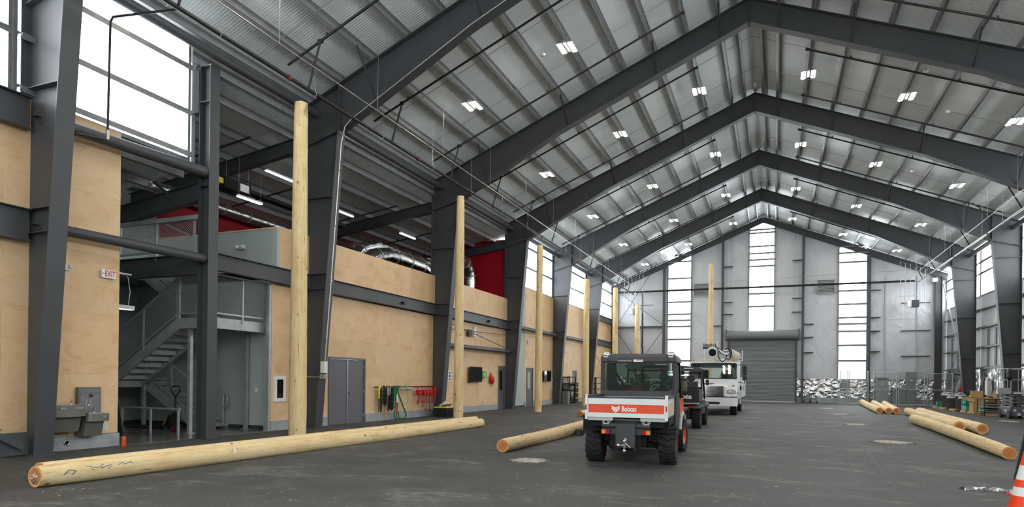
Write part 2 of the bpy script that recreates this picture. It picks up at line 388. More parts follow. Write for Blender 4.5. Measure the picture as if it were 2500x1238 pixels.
# ---- steel portal frames
def web(m, poly, y, t=.014): m.prism(poly, 'xz', y-t/2, y+t/2)
def flange(m, a, b, y, bf=.30, t=.022): m.bar((a[0], y, a[1]), (b[0], y, b[1]), bf, t, up=Vector((-(b[1]-a[1]), 0, b[0]-a[0])).normalized() if True else Z_)
def portal(y, label):
    t = thing('portal_frame', label, 'steel frame', (RX, y, 0), group='dark steel portal frames')
    bf = .34
    for s in (-1, 1):
        P = lambda o, z: (s*o, z)
        m = M()                                # tapered column
        web(m, [P(11.45, 0), P(11.95, 0), P(11.95, ztop(11.95)), P(10.76, ztop(10.76)), P(10.76, 8.62)], 0)
        flange(m, P(11.45, 0), P(10.76, 8.62), 0, bf); flange(m, P(11.95, 0), P(11.95, ztop(11.95)), 0, bf); flange(m, P(11.95, ztop(11.95)), P(10.76, ztop(10.76)), 0, bf)
        m.box(min(s*11.38, s*12.0), max(s*11.38, s*12.0), -.2, .2, 0, .025)
        m.build('column', steel, t)
        m = M()
        web(m, [P(10.74, 8.60), P(10.74, ztop(10.74)), P(0, 14.36), P(0, 13.54), P(6.6, 10.78)], 0)
        flange(m, P(10.74, ztop(10.74)), P(0, 14.36), 0, bf); flange(m, P(10.74, 8.61), P(6.6, 10.78), 0, bf); flange(m, P(6.6, 10.78), P(0, 13.55), 0, bf)
        m.build('rafter', steel, t)
        m = M(); m.box(min(s*10.735, s*10.765), max(s*10.735, s*10.765), -.15, .15, 8.5, 10.1)
        for z in (8.72, 8.82, 9.75, 9.85, 10.0):
            for q in (-.1, .1): m.cyl((s*10.70, q, z), (s*10.80, q, z), .016, n=6)
        m.build('splice_plate', steel, t)
        m = M()
        m.bar((s*11.94, 0, 8.28), (s*10.74, 0, 8.60), .26, .018)
        m.build('stiffener', steel, t)
        for zz in ((6.72, 4.5, 4.06) if s < 0 else (7.75, 5.5, 3.05)): m = M(); m.bar((s*11.94, 0, zz), (s*(11.45-.69*zz/8.62), 0, zz), .28, .014); m.build('stiffener', steel, t)
        for o in (.93, 3.07, 6.32, 9.58):
            zb = (13.54-.418*o if o < 6.6 else 10.78-(o-6.6)*.524)
            m = M(); m.bar((s*o, -.95, ztop(o)+.03), (s*o, -.02, zb+.1), .05, .006); m.bar((s*o+.022, -.95, ztop(o)+.03), (s*o+.022, -.02, zb+.1), .006, .05)
            m.build('fly_brace', steel, t)
    m = M(); m.box(-.014, .014, -.15, .15, 13.5, 14.52)
    for z in (13.64, 13.74, 14.1, 14.2, 14.44):
        for q in (-.1, .1): m.cyl((-.045, q, z), (.045, q, z), .016, n=6)
    m.build('ridge_plate', steel, t)
    return t
FL = ['dark steel portal frame behind the camera with the back wall', 'dark steel portal frame directly above the camera', 'nearest dark steel column frame beside the drinking fountain',
      'dark steel portal frame with the metal conduit down its column', 'dark steel portal frame beside the black storage tote', 'dark steel portal frame at the end of the red mezzanine wall',
      'dark steel portal frame behind the scissor lift', 'farthest free-standing dark steel portal frame before the gable wall']
for y, l in zip(FY, FL): portal(y, l)

# ---- left wall: plywood, concrete kerb, translucent windows
wl = thing('wall_left', 'plywood clad side wall with translucent windows above', None, (XL, 0, 0), kind='structure')
def panels(y0, y1, rows, off=0.0, x=XL, t=.018, holes=(), par=None, W=2.44):
    for r, (z0, z1) in enumerate(rows):
        y = y0-((r*1.22+off) % W)
        while y < y1-.01:
            a, b = max(y, y0), min(y+W, y1); y += W
            if b-a < .05: continue
            segs = [(a, b, z0, z1)]
            for (h0, h1, g0, g1) in holes:
                out = []
                for (p, q, u, v) in segs:
                    if h1 <= p or h0 >= q or g1 <= u or g0 >= v: out.append((p, q, u, v)); continue
                    if h0 > p: out.append((p, h0, u, v))
                    if h1 < q: out.append((h1, q, u, v))
                    p2, q2 = max(p, h0), min(q, h1)
                    if g1 < v: out.append((p2, q2, g1, v))
                    if g0 > u: out.append((p2, q2, u, g0))
                segs = out
            for (p, q, u, v) in segs:
                if q-p < .02 or v-u < .02: continue
                m = M().box(-t, 0, p+.001-(p+q)/2, q-.001-(p+q)/2, u+.001-(u+v)/2, v-.001-(u+v)/2)
                o = m.build('plywood_panel', ply, par or wl); o.location = Vector((x, (p+q)/2, (u+v)/2))-(par or wl).location
ROWS = [(.28, 1.5), (1.5, 2.72), (2.72, 3.94), (3.94, 5.16), (5.16, 6.6)]
D1 = (16.42, 18.36, 0, 2.14); D2 = (29.72, 30.62, 0, 2.18); D3 = (33.7, 34.75, 0, 2.18); D4 = (42.6, 43.5, 0, 2.18)
panels(Y0, 9.5, ROWS, .3)
panels(13.97, 30.9, [(.26, 1.48), (1.48, 2.70), (2.70, 4.06)], 1.1, holes=(D1, D2))
panels(33.42, 54.0, ROWS, .6, holes=(D3, D4))
panels(14.16, 31.25, [(4.5, 5.63)], .35, x=XL+.06)
# backing framing behind the panels
m = M()
for a, b, z in ((Y0, 9.48, 6.6), (33.44, Y1, 6.6)): m.box(-.3, -.03, a, b, 0, z)
m.box(-.3, -.03, 14.02, 16.40, 0, 4.06); m.box(-.3, -.03, 14.17, 16.40, 4.08, 5.6); m.box(-.3, -.03, 18.38, 29.7, 0, 5.6); m.box(-.3, -.03, 30.64, 33.4, 0, 5.6); m.box(-.3, -.03, 16.3, 30.7, 2.2, 5.6)
m.build('wall_framing', palewall, wl)
m = M(); m.box(-.06, .045, 14.16, 31.25, 5.63, 5.66); m.build('parapet_cap', ply, wl)
bb = M()
for a, b in ((Y0, 9.52), (13.96, 16.38), (18.40, 29.68), (33.42, 33.66), (34.8, 42.56), (43.54, 54)): bb.box(XL-.2, XL+.035, a, b, 0, .27)
tag(bb.build('baseboard_left', concrete), 'low concrete kerb along the foot of the plywood wall', kind='structure')
# pale return wall by the far door
m = M().box(XL-.3, XL+.0, 30.95, 33.40, .1, 6.6); m.box(XL-.3, XL+.005, 30.95, 33.40, 0, .1, 1); tag(m.build('wall_alcove', [palewall, dgrey]), 'pale grey wall strip beside the far column', kind='structure')

def window_left(i, y0, y1, z0, z1, girts, label, x=XL-.12, inward=1):
    w = thing('window_%d' % i, label, None, (x, (y0+y1)/2, z0), kind='structure')
    n = max(1, round((y1-y0)/1.0)); dy = (y1-y0)/n
    for k in range(n):
        M().box(x-.02, x, y0+k*dy+.004, y0+(k+1)*dy-.004, z0, z1).build('pane', poly, w, True)
    for z in girts:
        mm = M(); e = .24*inward; g0, g1 = y0+.005, y1-.005
        mm.box(min(x+.012*inward, x+e), max(x+.012*inward, x+e), g0, g1, z-.006, z+.006)
        mm.box(min(x+e-.008*inward, x+e), max(x+e-.008*inward, x+e), g0, g1, z-.11, z-.007)
        mm.box(min(x+.012*inward, x+.03*inward), max(x+.012*inward, x+.03*inward), g0, g1, z+.007, z+.09)
        mm.build('girt', girt_steel, w, True)
    mm = M(); e = .1*inward
    mm.box(min(x, x+e), max(x, x+e), y0-.06, y0, z0, z1); mm.box(min(x, x+e), max(x, x+e), y1, y1+.06, z0, z1); mm.box(min(x, x+e), max(x, x+e), y0-.06, y1+.06, z0-.08, z0)
    mm.build('window_frame', girt_steel, w, True)
    return w
GZ = [7.69, 8.75]
window_left(1, Y0+.1, 7.33, 6.62, 9.55, GZ, 'translucent daylight window left of the nearest column')
window_left(2, 7.48, 11.18, 6.62, 9.55, GZ+[6.72], 'tall translucent daylight window above the stair opening')
WT = 9.42
for i, (a, b) in enumerate(((31.0, 38.2), (38.4, 45.8), (46.0, 53.8))):
    window_left(3+i, a, b, 6.66, WT, [7.75, 8.85], ['translucent daylight window in the left wall beyond the red wall', 'translucent daylight window in the left wall, second from the gable', 'translucent daylight window in the left wall next to the gable'][i])
# eave flashing that closes wall to roof
m = M(); m.box(XL-.35, XL-.05, Y0, Y1, WT+.12, 9.62); m.box(XL-.1, XL-.02, 11.3, 31, 8.95, 9.6); tag(m.build('trim_2', galv), 'galvanised eave trim over the left wall', kind='structure')

# ---- right wall
wr = thing('wall_right', 'white sheathed side wall with foil insulation below and daylight band above', None, (XR, 0, 0), kind='structure')
rb = [FY[i] for i in range(len(FY))]+[Y1-.1]
for b in range(len(rb)-1):
    a, c = rb[b]+.05, rb[b+1]-.05
    M().box(XR, XR+.06, a, c, 2.55, 6.8).build('sheathing_panel', sheet, wr, True)
    n = 40; mm = M()                        # quilted foil blanket with vertical folds
    k = 24; vs = []; fs = []
    for i in range(n+1):
        y = a+(c-a)*i/n
        for j in range(k+1):
            z = 2.5*j/k; d = .06*abs(math.sin(y*5.2))+random.uniform(-.025, .025)+.03*math.sin(z*4+y*2)
            vs.append((XR-.02-d, y, z))
    for i in range(n):
        for j in range(k): q = i*(k+1)+j; fs.append((q, q+1, q+k+2, q+k+1))
    mm.add(vs, fs, 0, True); mm.build('foil_insulation', foil, wr, True)
    for z in (2.52, 3.73, 4.89, 5.96):
        mm = M(); mm.box(XR-.2, XR, a-.03, c+.03, z-.006, z+.006); mm.box(XR-.2, XR-.192, a-.03, c+.03, z-.08, z); mm.box(XR-.02, XR, a, c, z, z+.07); mm.build('girt', girt_steel, wr, True)
    for q in (.25, .38, .62, .80):
        y = a+(c-a)*q; mm = M(); mm.box(XR-.05, XR-.003, y-.16, y+.16, 2.6, 4.7 if q > .3 else 3.6); mm.build('insulation_strip', mgrey, wr, True)
for i, b in enumerate(range(len(rb)-1)):
    a, c = rb[b]+.1, rb[b+1]-.1
    window_left(6+i, a, c, 6.82, WT+.05, [8.08, 8.75], 'daylight band in the right wall, bay %s' % ['behind the back frame', 'behind the camera', 'beside the camera', 'fourth from the gable wall', 'third from the far gable', 'over the scissor lift', 'second before the gable', 'nearest the gable corner'][i], x=XR+.06, inward=-1)
m = M(); m.box(XR+.02, XR+.3, Y0, Y1, WT+.1, 9.62); tag(m.build('trim_3', galv), 'galvanised eave trim over the right wall', kind='structure')
for y in FY[2:]: pass

# ---- gable wall at the far end
we = thing('wall_end', 'white insulated gable wall with steel posts and foil skirt', None, (RX, Y1, 0), kind='structure')
def gtop(x): return 14.36-SL*abs(x-RX)+.1
strips = [(-8.14, -6.36, 2.0), (-1.88, -.10, 5.6), (4.45, 6.26, 1.86)]
edges = [XL-.3, -8.14, -6.36, -3.4, -1.88, -.10, 1.55, 4.45, 6.26, 8.7, XR+.1]
def sheet_panel(x0, x1, z0, flag='insulation_sheet'):
    n = 8; k = 30; vs = []; fs = []
    for i in range(n+1):
        x = x0+(x1-x0)*i/n; zt = gtop(x)
        for j in range(k+1):
            z = z0+(zt-z0)*j/k; vs.append((x, Y1-.01-(.02+.012*math.sin(x*2.1+z*1.3)+random.uniform(0, .012) if 0 < i < n else .0), z))
    for i in range(n):
        for j in range(k): q = i*(k+1)+j; fs.append((q, q+k+1, q+k+2, q+1))
    m = M(); m.add(vs, fs, 0, True); m.build(flag, sheet, we, True)
for a, b in ((XL-.3, -8.14), (-6.36, -3.87), (-3.87, -3.36), (1.5, 1.95), (1.95, 4.45), (6.26, 8.7), (8.7, XR+.1)): sheet_panel(a, b, 1.8)
sheet_panel(-3.36, -1.88, 5.5); sheet_panel(-.10, 1.5, 5.5)
sheet_panel(RX-1.0, RX+1.0, 13.55)
# foil skirt
for a, b in ((XL-.3, -3.4), (1.52, 4.0), (4.0, 6.3), (6.3, 8.7), (8.7, XR)):
    n = max(3, int((b-a)*6)); k = 10; vs = []; fs = []
    for i in range(n+1):
        for j in range(k+1): vs.append((a+(b-a)*i/n+random.uniform(-.05, .05)*(0 < i < n), Y1-.06-random.uniform(0, .085), .42+1.42*j/k+random.uniform(-.05, .05)*(0 < j < k)))
    for i in range(n):
        for j in range(k): q = i*(k+1)+j; fs += random.choice(([(q, q+k+1, q+k+2), (q, q+k+2, q+1)], [(q, q+k+1, q+1), (q+1, q+k+1, q+k+2)]))
    M().add(vs, fs, 0, False).build('foil_insulation', foil, we, True)
m = M(); m.box(XL-.3, -3.4, Y1-.1, Y1+.1, 0, .42); m.box(1.52, XR, Y1-.1, Y1+.1, 0, .42); tag(m.build('baseboard_end', concrete), 'low concrete kerb under the gable wall', kind='structure')
m = M(); m.box(XL-.4, XR+.4, Y1+.1, Y1+.2, 0, 9.2); m.prism([(XL-.4, 9.2), (XR+.4, 9.2), (RX, 14.6)], 'xz', Y1+.1, Y1+.2); m.build('outer_cladding', lgrey, we, True)
# window strips with their girts
GIRT = [[12.35, 11.85, 11.3, 9.93, 8.99, 8.0, 7.0, 6.5, 6.0, 4.95, 3.2], [13.45, 13.2, 12.15, 11.6, 11.1, 10.6, 8.45, 7.45], [11.75, 11.25, 10.55, 8.42, 7.42, 6.42, 5.95, 5.4, 4.35, 3.2]]
for i, ((a, b, z0), gz) in enumerate(zip(strips, GIRT)):
    w = thing('window_%d' % (20+i), ['left translucent daylight strip in the gable wall', 'middle translucent daylight strip above the roller door', 'right translucent daylight strip in the gable wall'][i], None, ((a+b)/2, Y1-.03, z0), kind='structure')
    zs = [z0]+sorted(z for z in gz if z > z0)
    for q, z in enumerate(zs):
        t0 = lambda x: (zs[q+1] if q+1 < len(zs) else 99)
        pts = [(a, min(t0(a), gtop(a)-.35)), (b, min(t0(b), gtop(b)-.35))]
        poly_ = [(a, z), (b, z), (b, pts[1][1])]+([(RX, gtop(RX)-.45)] if (i == 1 and q+1 == len(zs)) else [])+[(a, pts[0][1])]
        M().prism(poly_, 'xz', Y1-.05, Y1-.03).build('pane', poly, w, True)
    for z in zs[1:]:
        mm = M(); mm.box(a-.1, b+.1, Y1-.28, Y1-.05, z-.005, z+.005); mm.box(a-.1, b+.1, Y1-.28, Y1-.27, z-.09, z); mm.box(a-.1, b+.1, Y1-.07, Y1-.05, z, z+.08); mm.build('girt', girt_steel, w, True)
    mm = M(); mm.box(a-.07, a, Y1-.12, Y1-.02, z0, gtop(a)-.35); mm.box(b, b+.07, Y1-.12, Y1-.02, z0, gtop(b)-.35); mm.box(a, b, Y1-.12, Y1-.02, z0-.08, z0); mm.build('window_frame', girt_steel, w, True)
# gable rafters and posts
m = M()
for s in (-1, 1): m.ibeam((RX, Y1-.22, 14.36-.20), (RX+s*12.2, Y1-.22, 14.36-.2-SL*12.2), .4, .2)
m.build('gable_rafter', steel, we, True)
for x in (-8.46, -3.87, 1.97, 6.42):
    M().ibeam((x, Y1-.3, 0), (x, Y1-.3, gtop(x)-.45), .28, .17, up=Y_).build('post', steel, we, True)
for x in (-12.55, 10.75): M().ibeam((x, Y1-.3, 0), (x, Y1-.3, 9.2), .42, .26, up=X_).build('post', steel, we, True)
for x, s, zs in ((-3.87, 1, (10.68, 7.85, 6.9)), (1.97, -1, (10.9, 8.0, 6.95)), (1.97, 1, (6.0, 5.0, 3.85)), (-3.87, -1, (6.0,)), (6.42, 1, (6.4, 5.4, 3.9)), (6.42, 1, (8.4,))):
    for z in zs: M().box(min(x, x+s*.75), max(x, x+s*.75), Y1-.34, Y1-.05, z-.04, z+.012).build('girt_stub', steel, we, True)
for z in (7.4, 5.4, 3.55): M().box(8.5, 10.3, Y1-.15, Y1-.05, z-.04, z+.012).build('girt_stub', steel, we, True)
for x in (7.5, 9.5): M().box(x-.05, x+.05, Y1-.1, Y1-.03, .4, 9.3).build('batten', lgrey, we, True)
# left gable bay: strut and cross bracing
m = M(); m.bar((-12.3, Y1-.32, 5.98), (-8.5, Y1-.32, 5.98), .14, .18); m.build('strut', steel, we, True)
for a, b in (((-12.3, 6.2), (-8.6, 11.9)), ((-12.3, 9.0), (-8.6, 6.2)), ((-12.3, 5.6), (-8.6, .3)), ((-12.3, .3), (-8.6, 5.6))):
    M().cyl((a[0], Y1-.36, a[1]), (b[0], Y1-.36, b[1]), .022, n=6).build('brace_rod', steel, we, True)

# ---- wall behind the camera
wb = thing('wall_back', 'white insulated gable wall behind the camera', None, (RX, Y0, 0), kind='structure')
M().prism([(XL-.3, 0), (XR+.3, 0), (XR+.3, 9.4), (RX, 14.6), (XL-.3, 9.4)], 'xz', Y0-.2, Y0-.1).build('cladding', sheet, wb, True)
for a, b in ((-9.2, -6.2), (-2.4, .6), (4.4, 7.4)):
    M().box(a, b, Y0-.09, Y0-.05, 1.8, 9.2).build('pane', poly, wb, True)  # unseen glowing panes, added as fill light from behind the camera
# ================================================================ MEZZANINE AND STAIR ALCOVE (left side)
cm = thing('ceiling_mezzanine', 'lower ribbed roof over the mezzanine', None, (-12.92, 11.5, 8.88), kind='structure')
rp2 = roof_panel_mesh(7.6, .14, name='mezzanine_roof_panel'); pm2 = purlin_mesh(19.6, .2, name='mezzanine_purlin')
for i in range(20): inst('roof_panel', rp2, cm, (0, i+1, 0), (0, 0, math.pi))
for o in (.5, 1.75, 3.0, 4.25, 5.5, 6.75): inst('purlin', pm2, cm, (-o, 0, -.21-.14*o), (0, -math.atan(.14), 0))
for y in (15.40, 23.04, 30.62):
    M().ibeam((-12.88, y, 8.44), (-20.3, y, 8.44-.14*7.4), .42, .2).build('roof_beam', steel, cm, True)
wm = thing('wall_mezzanine', 'red painted mezzanine walls with a pale end', None, (-20.3, 14, 4.45), kind='structure')
M().box(-20.45, -20.3, 16.4, 31, 4.2, 8.3).build('red_wall', redwall, wm, True)
M().box(-20.45, -20.28, 9.5, 16.4, 4.2, 8.3).build('pale_wall', palewall, wm, True)
M().box(-20.3, -12.9, 30.75, 30.9, 4.2, 8.72).build('red_wall', redwall, wm, True)
M().box(-20.4, -12.95, 11.38, 11.48, 6.55, 9.2).build('upper_wall', lgrey, wm, True)
M().box(-20.4, -12.9, 9.40, 9.52, 0, 6.5).build('alcove_wall', palewall, wm, True)
mf = M(); mf.box(-20.4, -12.88, 14.15, 30.9, 4.2, 4.45); mf.box(-20.4, -16.72, 11.5, 14.15, 4.2, 4.45)
tag(mf.build('floor_mezzanine', slab), 'grey mezzanine floor slab', kind='structure')
fa = M(); fa.box(-18.3, XL+.1, 9.52, 14.15, .0, .012); tag(fa.build('floor_alcove', slab), 'glossy concrete floor inside the stair alcove', kind='structure')
wa = thing('wall_alcove_back', 'pale grey green walls inside the stair alcove', None, (-17.3, 12, 0), kind='structure')
m = M(); m.box(-18.4, -18.2, 9.5, 14.2, .12, 4.2); m.box(-18.4, -18.19, 9.5, 14.2, 0, .12, 1); m.build('back_panel', [palewall, dgrey], wa, True)
m = M(); m.box(-18.3, -12.92, 14.15, 14.3, .12, 4.45); m.box(-18.3, -12.92, 14.14, 14.3, 0, .12, 1); m.build('side_panel', [palewall, dgrey], wa, True)
M().box(-13.55, -13.47, 14.13, 14.15, 1.05, 1.17).build('light_switch', white, wa, True)
# pale parapet closing the mezzanine above the stair
pp = thing('wall_parapet', 'pale grey parapet above the stair with plywood cap', None, (-14.8, 14.1, 4.5), kind='structure')
M().box(-20.2, XL+.05, 14.08, 14.16, 4.46, 5.60).build('parapet_panel', palewall, pp, True); M().box(-20.2, XL+.06, 14.06, 14.18, 5.60, 5.64).build('parapet_cap', ply, pp, True)
# low roof outside the stair bay
cl = thing('ceiling_low', 'low galvanised roof edge under the tall window', None, (-12.95, 4, 6.5), kind='structure')
rp3 = roof_panel_mesh(7.3, .14, name='low_roof_panel')
for i in range(-1, 8): inst('roof_panel', rp3, cl, (0, i+.4, 0), (0, 0, math.pi))
pm3 = purlin_mesh(8.4, .2, name='low_purlin')
for o in (.25, 1.3, 2.4, 3.6): inst('purlin', pm3, cl, (-o, -1, -.21-.14*o), (0, -math.atan(.14), 0))
M().ibeam((-12.75, 11.5, 5.90), (-18.5, 11.5, 5.90-.13*5.75), .44, .2).build('roof_beam', steel, cl, True)
M().bar((-12.75, 11.42, 5.28), (-16.5, 11.42, 5.28), .07, .1).build('roof_strut', galv, cl, True)
M().bar((-14.2, 11.4, 6.25), (-13.35, 11.4, 5.62), .06, .06).build('brace', steel, cl, True)

# ---- steel posts and beams on the left wall
def beam_thing(name, label, a, b, d, bf, cat='beam', group=None):
    t = thing(name, label, cat, ((a[0]+b[0])/2, (a[1]+b[1])/2, min(a[2], b[2])-d/2), group=group)
    M().ibeam(a, b, d, bf).build('beam', steel, t, True); return t
def pipe_thing(name, label, a, b, r, cat='pipe', mat=None, group=None, n=16):
    t = thing(name, label, cat, a, group=group); M().cyl(a, b, r, n=n).build('pipe', mat or steel, t, True)
    d = (Vector(b)-Vector(a)).normalized()
    m = M()
    for p, s in ((Vector(a), -1), (Vector(b), 1)): m.bar(p-d*s*.01, p+d*s*.12, .16, .014, up=Z_)
    m.build('end_plate', mat or steel, t, True); return t
hp = thing('steel_post', 'dark steel post standing in front of the stairs', 'post', (-12.57, 11.55, 0))
M().ibeam((-12.57, 11.55, 0), (-12.57, 11.55, 8.85), .34, .29, .02, .014, up=X_).build('shaft', steel, hp, True)
M().box(-12.8, -12.34, 11.38, 11.72, 0, .02).build('base_plate', steel, hp, True); M().box(-12.75, -12.38, 11.42, 11.68, 8.85, 8.87).build('cap_plate', steel, hp, True)
for z in (8.0, 6.0, 4.3): M().box(-12.72, -12.42, 11.40, 11.545, z-.008, z+.008).build('stiffener', steel, hp, True)
M().box(-12.95, -12.74, 11.38, 11.66, 7.75, 8.75).build('bracket', steel, hp, True)
XB = -12.66
beam_thing('wall_beam', 'dark steel beam over the drinking fountain wall, upper one', (XB, -.2, 6.24), (XB, 7.6, 6.24), .58, .2, group='wall beams')
beam_thing('wall_beam', 'dark steel beam left of the nearest column, lower one', (XB, -.2, 4.20), (XB, 7.6, 4.20), .58, .2, group='wall beams')
pts = [(11.7, 15.38), (15.42, 23.0), (23.06, 30.66)]
for (a, b), l in zip(pts, ['dark steel beam between stair post and conduit column', 'long dark steel beam above the double doors', 'dark steel beam above the wall television and speaker']):
    t = beam_thing('wall_beam', l, (XB+.02, a, 4.28), (XB+.02, b, 4.28), .42, .18, group='wall beams')
    M().box(XB+.02, XB+.13, (a+b)/2+1.1, (a+b)/2+1.25, 4.2, 4.3).build('bracket', black, t, True)
for z, l in ((6.42, 'upper dark beam in the last bay of the plywood wall'), (4.50, 'lower dark beam in the last bay of the plywood wall')): beam_thing('wall_beam', l, (XB, 45.95, z), (XB, 53.8, z), .42, .18, group='wall beams')
beam_thing('floor_beam', 'dark steel floor beam spanning above the stair flight', (-12.75, 11.5, 4.165), (-17.2, 11.5, 4.165), .49, .2)
for l, a, b, r in (('upper round steel strut beside the drinking fountain bay', (-12.55, 7.7, 6.2), (-12.55, 11.42, 6.32), .125), ('lower round steel strut above the exit sign', (-12.55, 7.7, 4.22), (-12.55, 11.42, 4.27), .105),
    ('round steel strut above the wall television', (-12.55, 23.3, 2.88), (-12.55, 30.6, 2.92), .105), ('round steel strut above the far exit sign', (-12.55, 30.8, 4.25), (-12.55, 38.2, 4.28), .115), ('round steel strut above the black shelving', (-12.55, 38.4, 4.28), (-12.55, 45.8, 4.30), .115)):
    pipe_thing('steel_strut', l, a, b, r, 'strut', group='round struts along the left wall')
for i in range(2, 7): pipe_thing('eave_strut', 'dark round eave strut on the left, %s' % ['from the nearest column to the conduit column', 'over the double doors', 'over the wall television', 'over the far exit sign', 'over the black shelving'][i-2], (-12.5, FY[i]+.05, 9.2), (-12.5, FY[i+1]-.05, 9.2), .115, 'strut', group='eave struts')
for i in range(5, 7): pipe_thing('eave_strut', 'dark round eave strut over the right wall, %s' % ['behind the scissor lift', 'above the ladders'][i-5], (10.7, FY[i]+.05, 9.2), (10.7, FY[i+1]-.05, 9.2), .115, 'strut', group='eave struts')
# brace at the foot of the nearest column
t = thing('diagonal_brace', 'dark angle brace running down to the foot of the nearest column', 'brace', (-12.45, 5, 0)); M().bar((-12.5, 4.6, 1.9), (-12.45, 7.42, .16), .10, .012).bar((-12.45, 4.6, 1.9), (-12.40, 7.42, .16), .012, .10).build('angle', steel, t, True); M().box(-12.49, -12.47, 7.05, 7.52, .04, .44).build('gusset', steel, t, True)
# rod bracing in the door bay and last bay
for l, prs in (('pair of thin brace rods crossing above the wall television', [((23.2, 3.9), (30.5, 3.0)), ((23.3, 3.55), (30.5, 3.75))]), ('crossed brace rods in the last bay of the plywood wall', [((46.1, 8.2), (53.6, 4.8)), ((46.1, 4.9), (53.6, 8.4)), ((46.1, 4.2), (53.6, .5))])):
    t = thing('brace_rods', l, 'brace', (-12.5, prs[0][0][0], prs[0][1][1]))
    for a, b in prs: M().cyl((-12.5, a[0], a[1]), (-12.5, b[0], b[1]), .018, n=6).build('rod', steel, t, True)

# ---- stairs
def net(m, p0, u, v, L, H, px=.066, pz=.03, r=.0048):
    # expanded metal: zig-zag strands in the parallelogram p0 + u*s + v*t (u, v unit vectors)
    p0, u, v = Vector(p0), Vector(u), Vector(v); nx = int(L/px); nz = int(H/pz); nrm = u.cross(v).normalized()*r
    vs = []; fs = []
    def seg(a, b):
        d = (b-a).normalized(); w = d.cross(nrm.normalized())*r; k = len(vs)
        vs.extend([a-w, a+w, a+nrm*1.6, b-w, b+w, b+nrm*1.6]); fs.extend([(k, k+1, k+4, k+3), (k+1, k+2, k+5, k+4), (k+2, k, k+3, k+5)])
    for j in range(nz):
        for i in range(nx):
            q = .5 if j % 2 else 0
            a = p0+u*(i+q)*px+v*j*pz
            seg(a, a+u*px*.5+v*pz)
            if i or q: seg(a, a-u*px*.5+v*pz)
    m.add(vs, fs); return m
st = thing('staircase', 'galvanised steel staircase with mesh guards inside the alcove', 'stairs', (-13.9, 12.2, 0))
def flight(y0, y1, xa, za, xb, zb, n, depth=.27):
    # stringers y0, y1; za and zb are the walking line heights at xa (low end) and xb (high end)
    for y in (y0, y1): M().bar((xa, y, za-.10), (xb, y, zb-.10), .05, depth).build('stringer', galv, st, True)
    sg = 1 if xb > xa else -1; dx = abs(xb-xa)/n
    for i in range(n):
        x = xa+(xb-xa)*(i+.5)/n; z = za+(zb-za)*(i+.5)/n-.02; m = M(); w = dx*1.12
        m.box(x-w/2, x+w/2, y0+.03, y1-.03, z-.03, z); e = x-sg*w/2
        m.box(min(e, e-sg*.012), max(e, e-sg*.012), y0+.03, y1-.03, z-.085, z+.002); e = x+sg*w/2; m.box(min(e, e+sg*.012), max(e, e+sg*.012), y0+.03, y1-.03, z-.085, z+.03); m.build('tread', galv, st, True)
flight(13.2, 14.08, -14.5, .10, -16.75, 1.40, 8); flight(12.2, 13.1, -16.75, 1.40, -14.28, 2.92, 9); flight(13.2, 14.05, -14.35, 2.95, -16.7, 4.42, 9)
m = M(); m.box(-17.9, -16.72, 12.17, 14.1, 1.36, 1.42); m.box(-17.9, -16.72, 12.15, 12.17, 1.2, 1.42); m.box(-16.74, -16.70, 12.22, 13.1, 1.16, 1.35); m.build('half_landing', galv, st, True)
m = M(); m.box(-14.33, -13.12, 12.22, 14.09, 2.87, 2.91); m.box(-14.33, -13.06, 12.16, 12.21, 2.70, 2.97); m.box(-13.11, -13.06, 12.22, 14.09, 2.70, 2.97); m.build('landing', galv, st, True)
for x, y, z in ((-13.92, 12.28, 2.69), (-13.77, 14.03, 2.69), (-12.88, 13.93, 4.0), (-16.68, 13.15, 1.3)):
    m = M(); m.box(x-.045, x+.045, y-.045, y+.045, .024, z); m.box(x-.1, x+.1, y-.1, y+.1, .012, .024); m.build('post', galv, st, True)
def guard(p0, p1, H, posts=2, base=.1):
    p0, p1 = Vector(p0), Vector(p1); L = (p1-p0).length; u = (p1-p0)/L; m = M()
    for i in range(posts):
        q = p0+(p1-p0)*i/(posts-1); m.bar(q-Z_*.1, q+Z_*H, .045, .045, up=X_)
    m.bar(p0+Z_*H, p1+Z_*H, .045, .045); m.bar(p0+Z_*base, p1+Z_*base, .04, .04); m.build('guard_frame', galv, st, True)
    net(M(), p0+Z_*base, u, Z_, L, H-base).build('guard_mesh', galv, st, True, kind='stuff')
guard((-13.05, 12.26, 2.98), (-13.05, 14.02, 2.98), 1.08, 3); guard((-13.12, 12.17, 2.98), (-14.2, 12.17, 2.98), 1.05, 2); guard((-14.27, 12.17, 2.96), (-16.7, 12.17, 1.44), 1.03, 3)
guard((-14.6, 13.17, .22), (-16.65, 13.17, 1.42), .98, 3); guard((-14.4, 13.17, 3.05), (-16.6, 13.17, 4.45), .95, 2); guard((-12.95, 11.5, 4.43), (-15.5, 11.5, 4.43), .86, 3)
m = M(); m.tube([(-16.6, 14.0, 2.35), (-14.6, 14.0, 1.02), (-14.46, 14.0, .97), (-14.42, 14.0, .9), (-14.42, 14.0, .62), (-14.5, 14.0, .6), (-14.58, 14.0, .6)], .022); m.cyl((-14.58, 14.0, .1), (-14.58, 14.0, 1.0), .02); m.build('handrail', galv, st, True)
m = M(); m.tube([(-16.6, 12.28, 2.15), (-14.3, 12.28, 3.6), (-13.6, 12.28, 3.75)], .02); m.build('handrail', galv, st, True)
m = M(); m.tube([(-14.3, 11.6, 5.35), (-14.28, 11.6, 4.44)], .025); m.tube([(-14.3, 11.6, 5.35), (-13.2, 11.9, 4.85), (-13.0, 11.95, 4.6)], .022); m.build('handrail', galv, st, True)
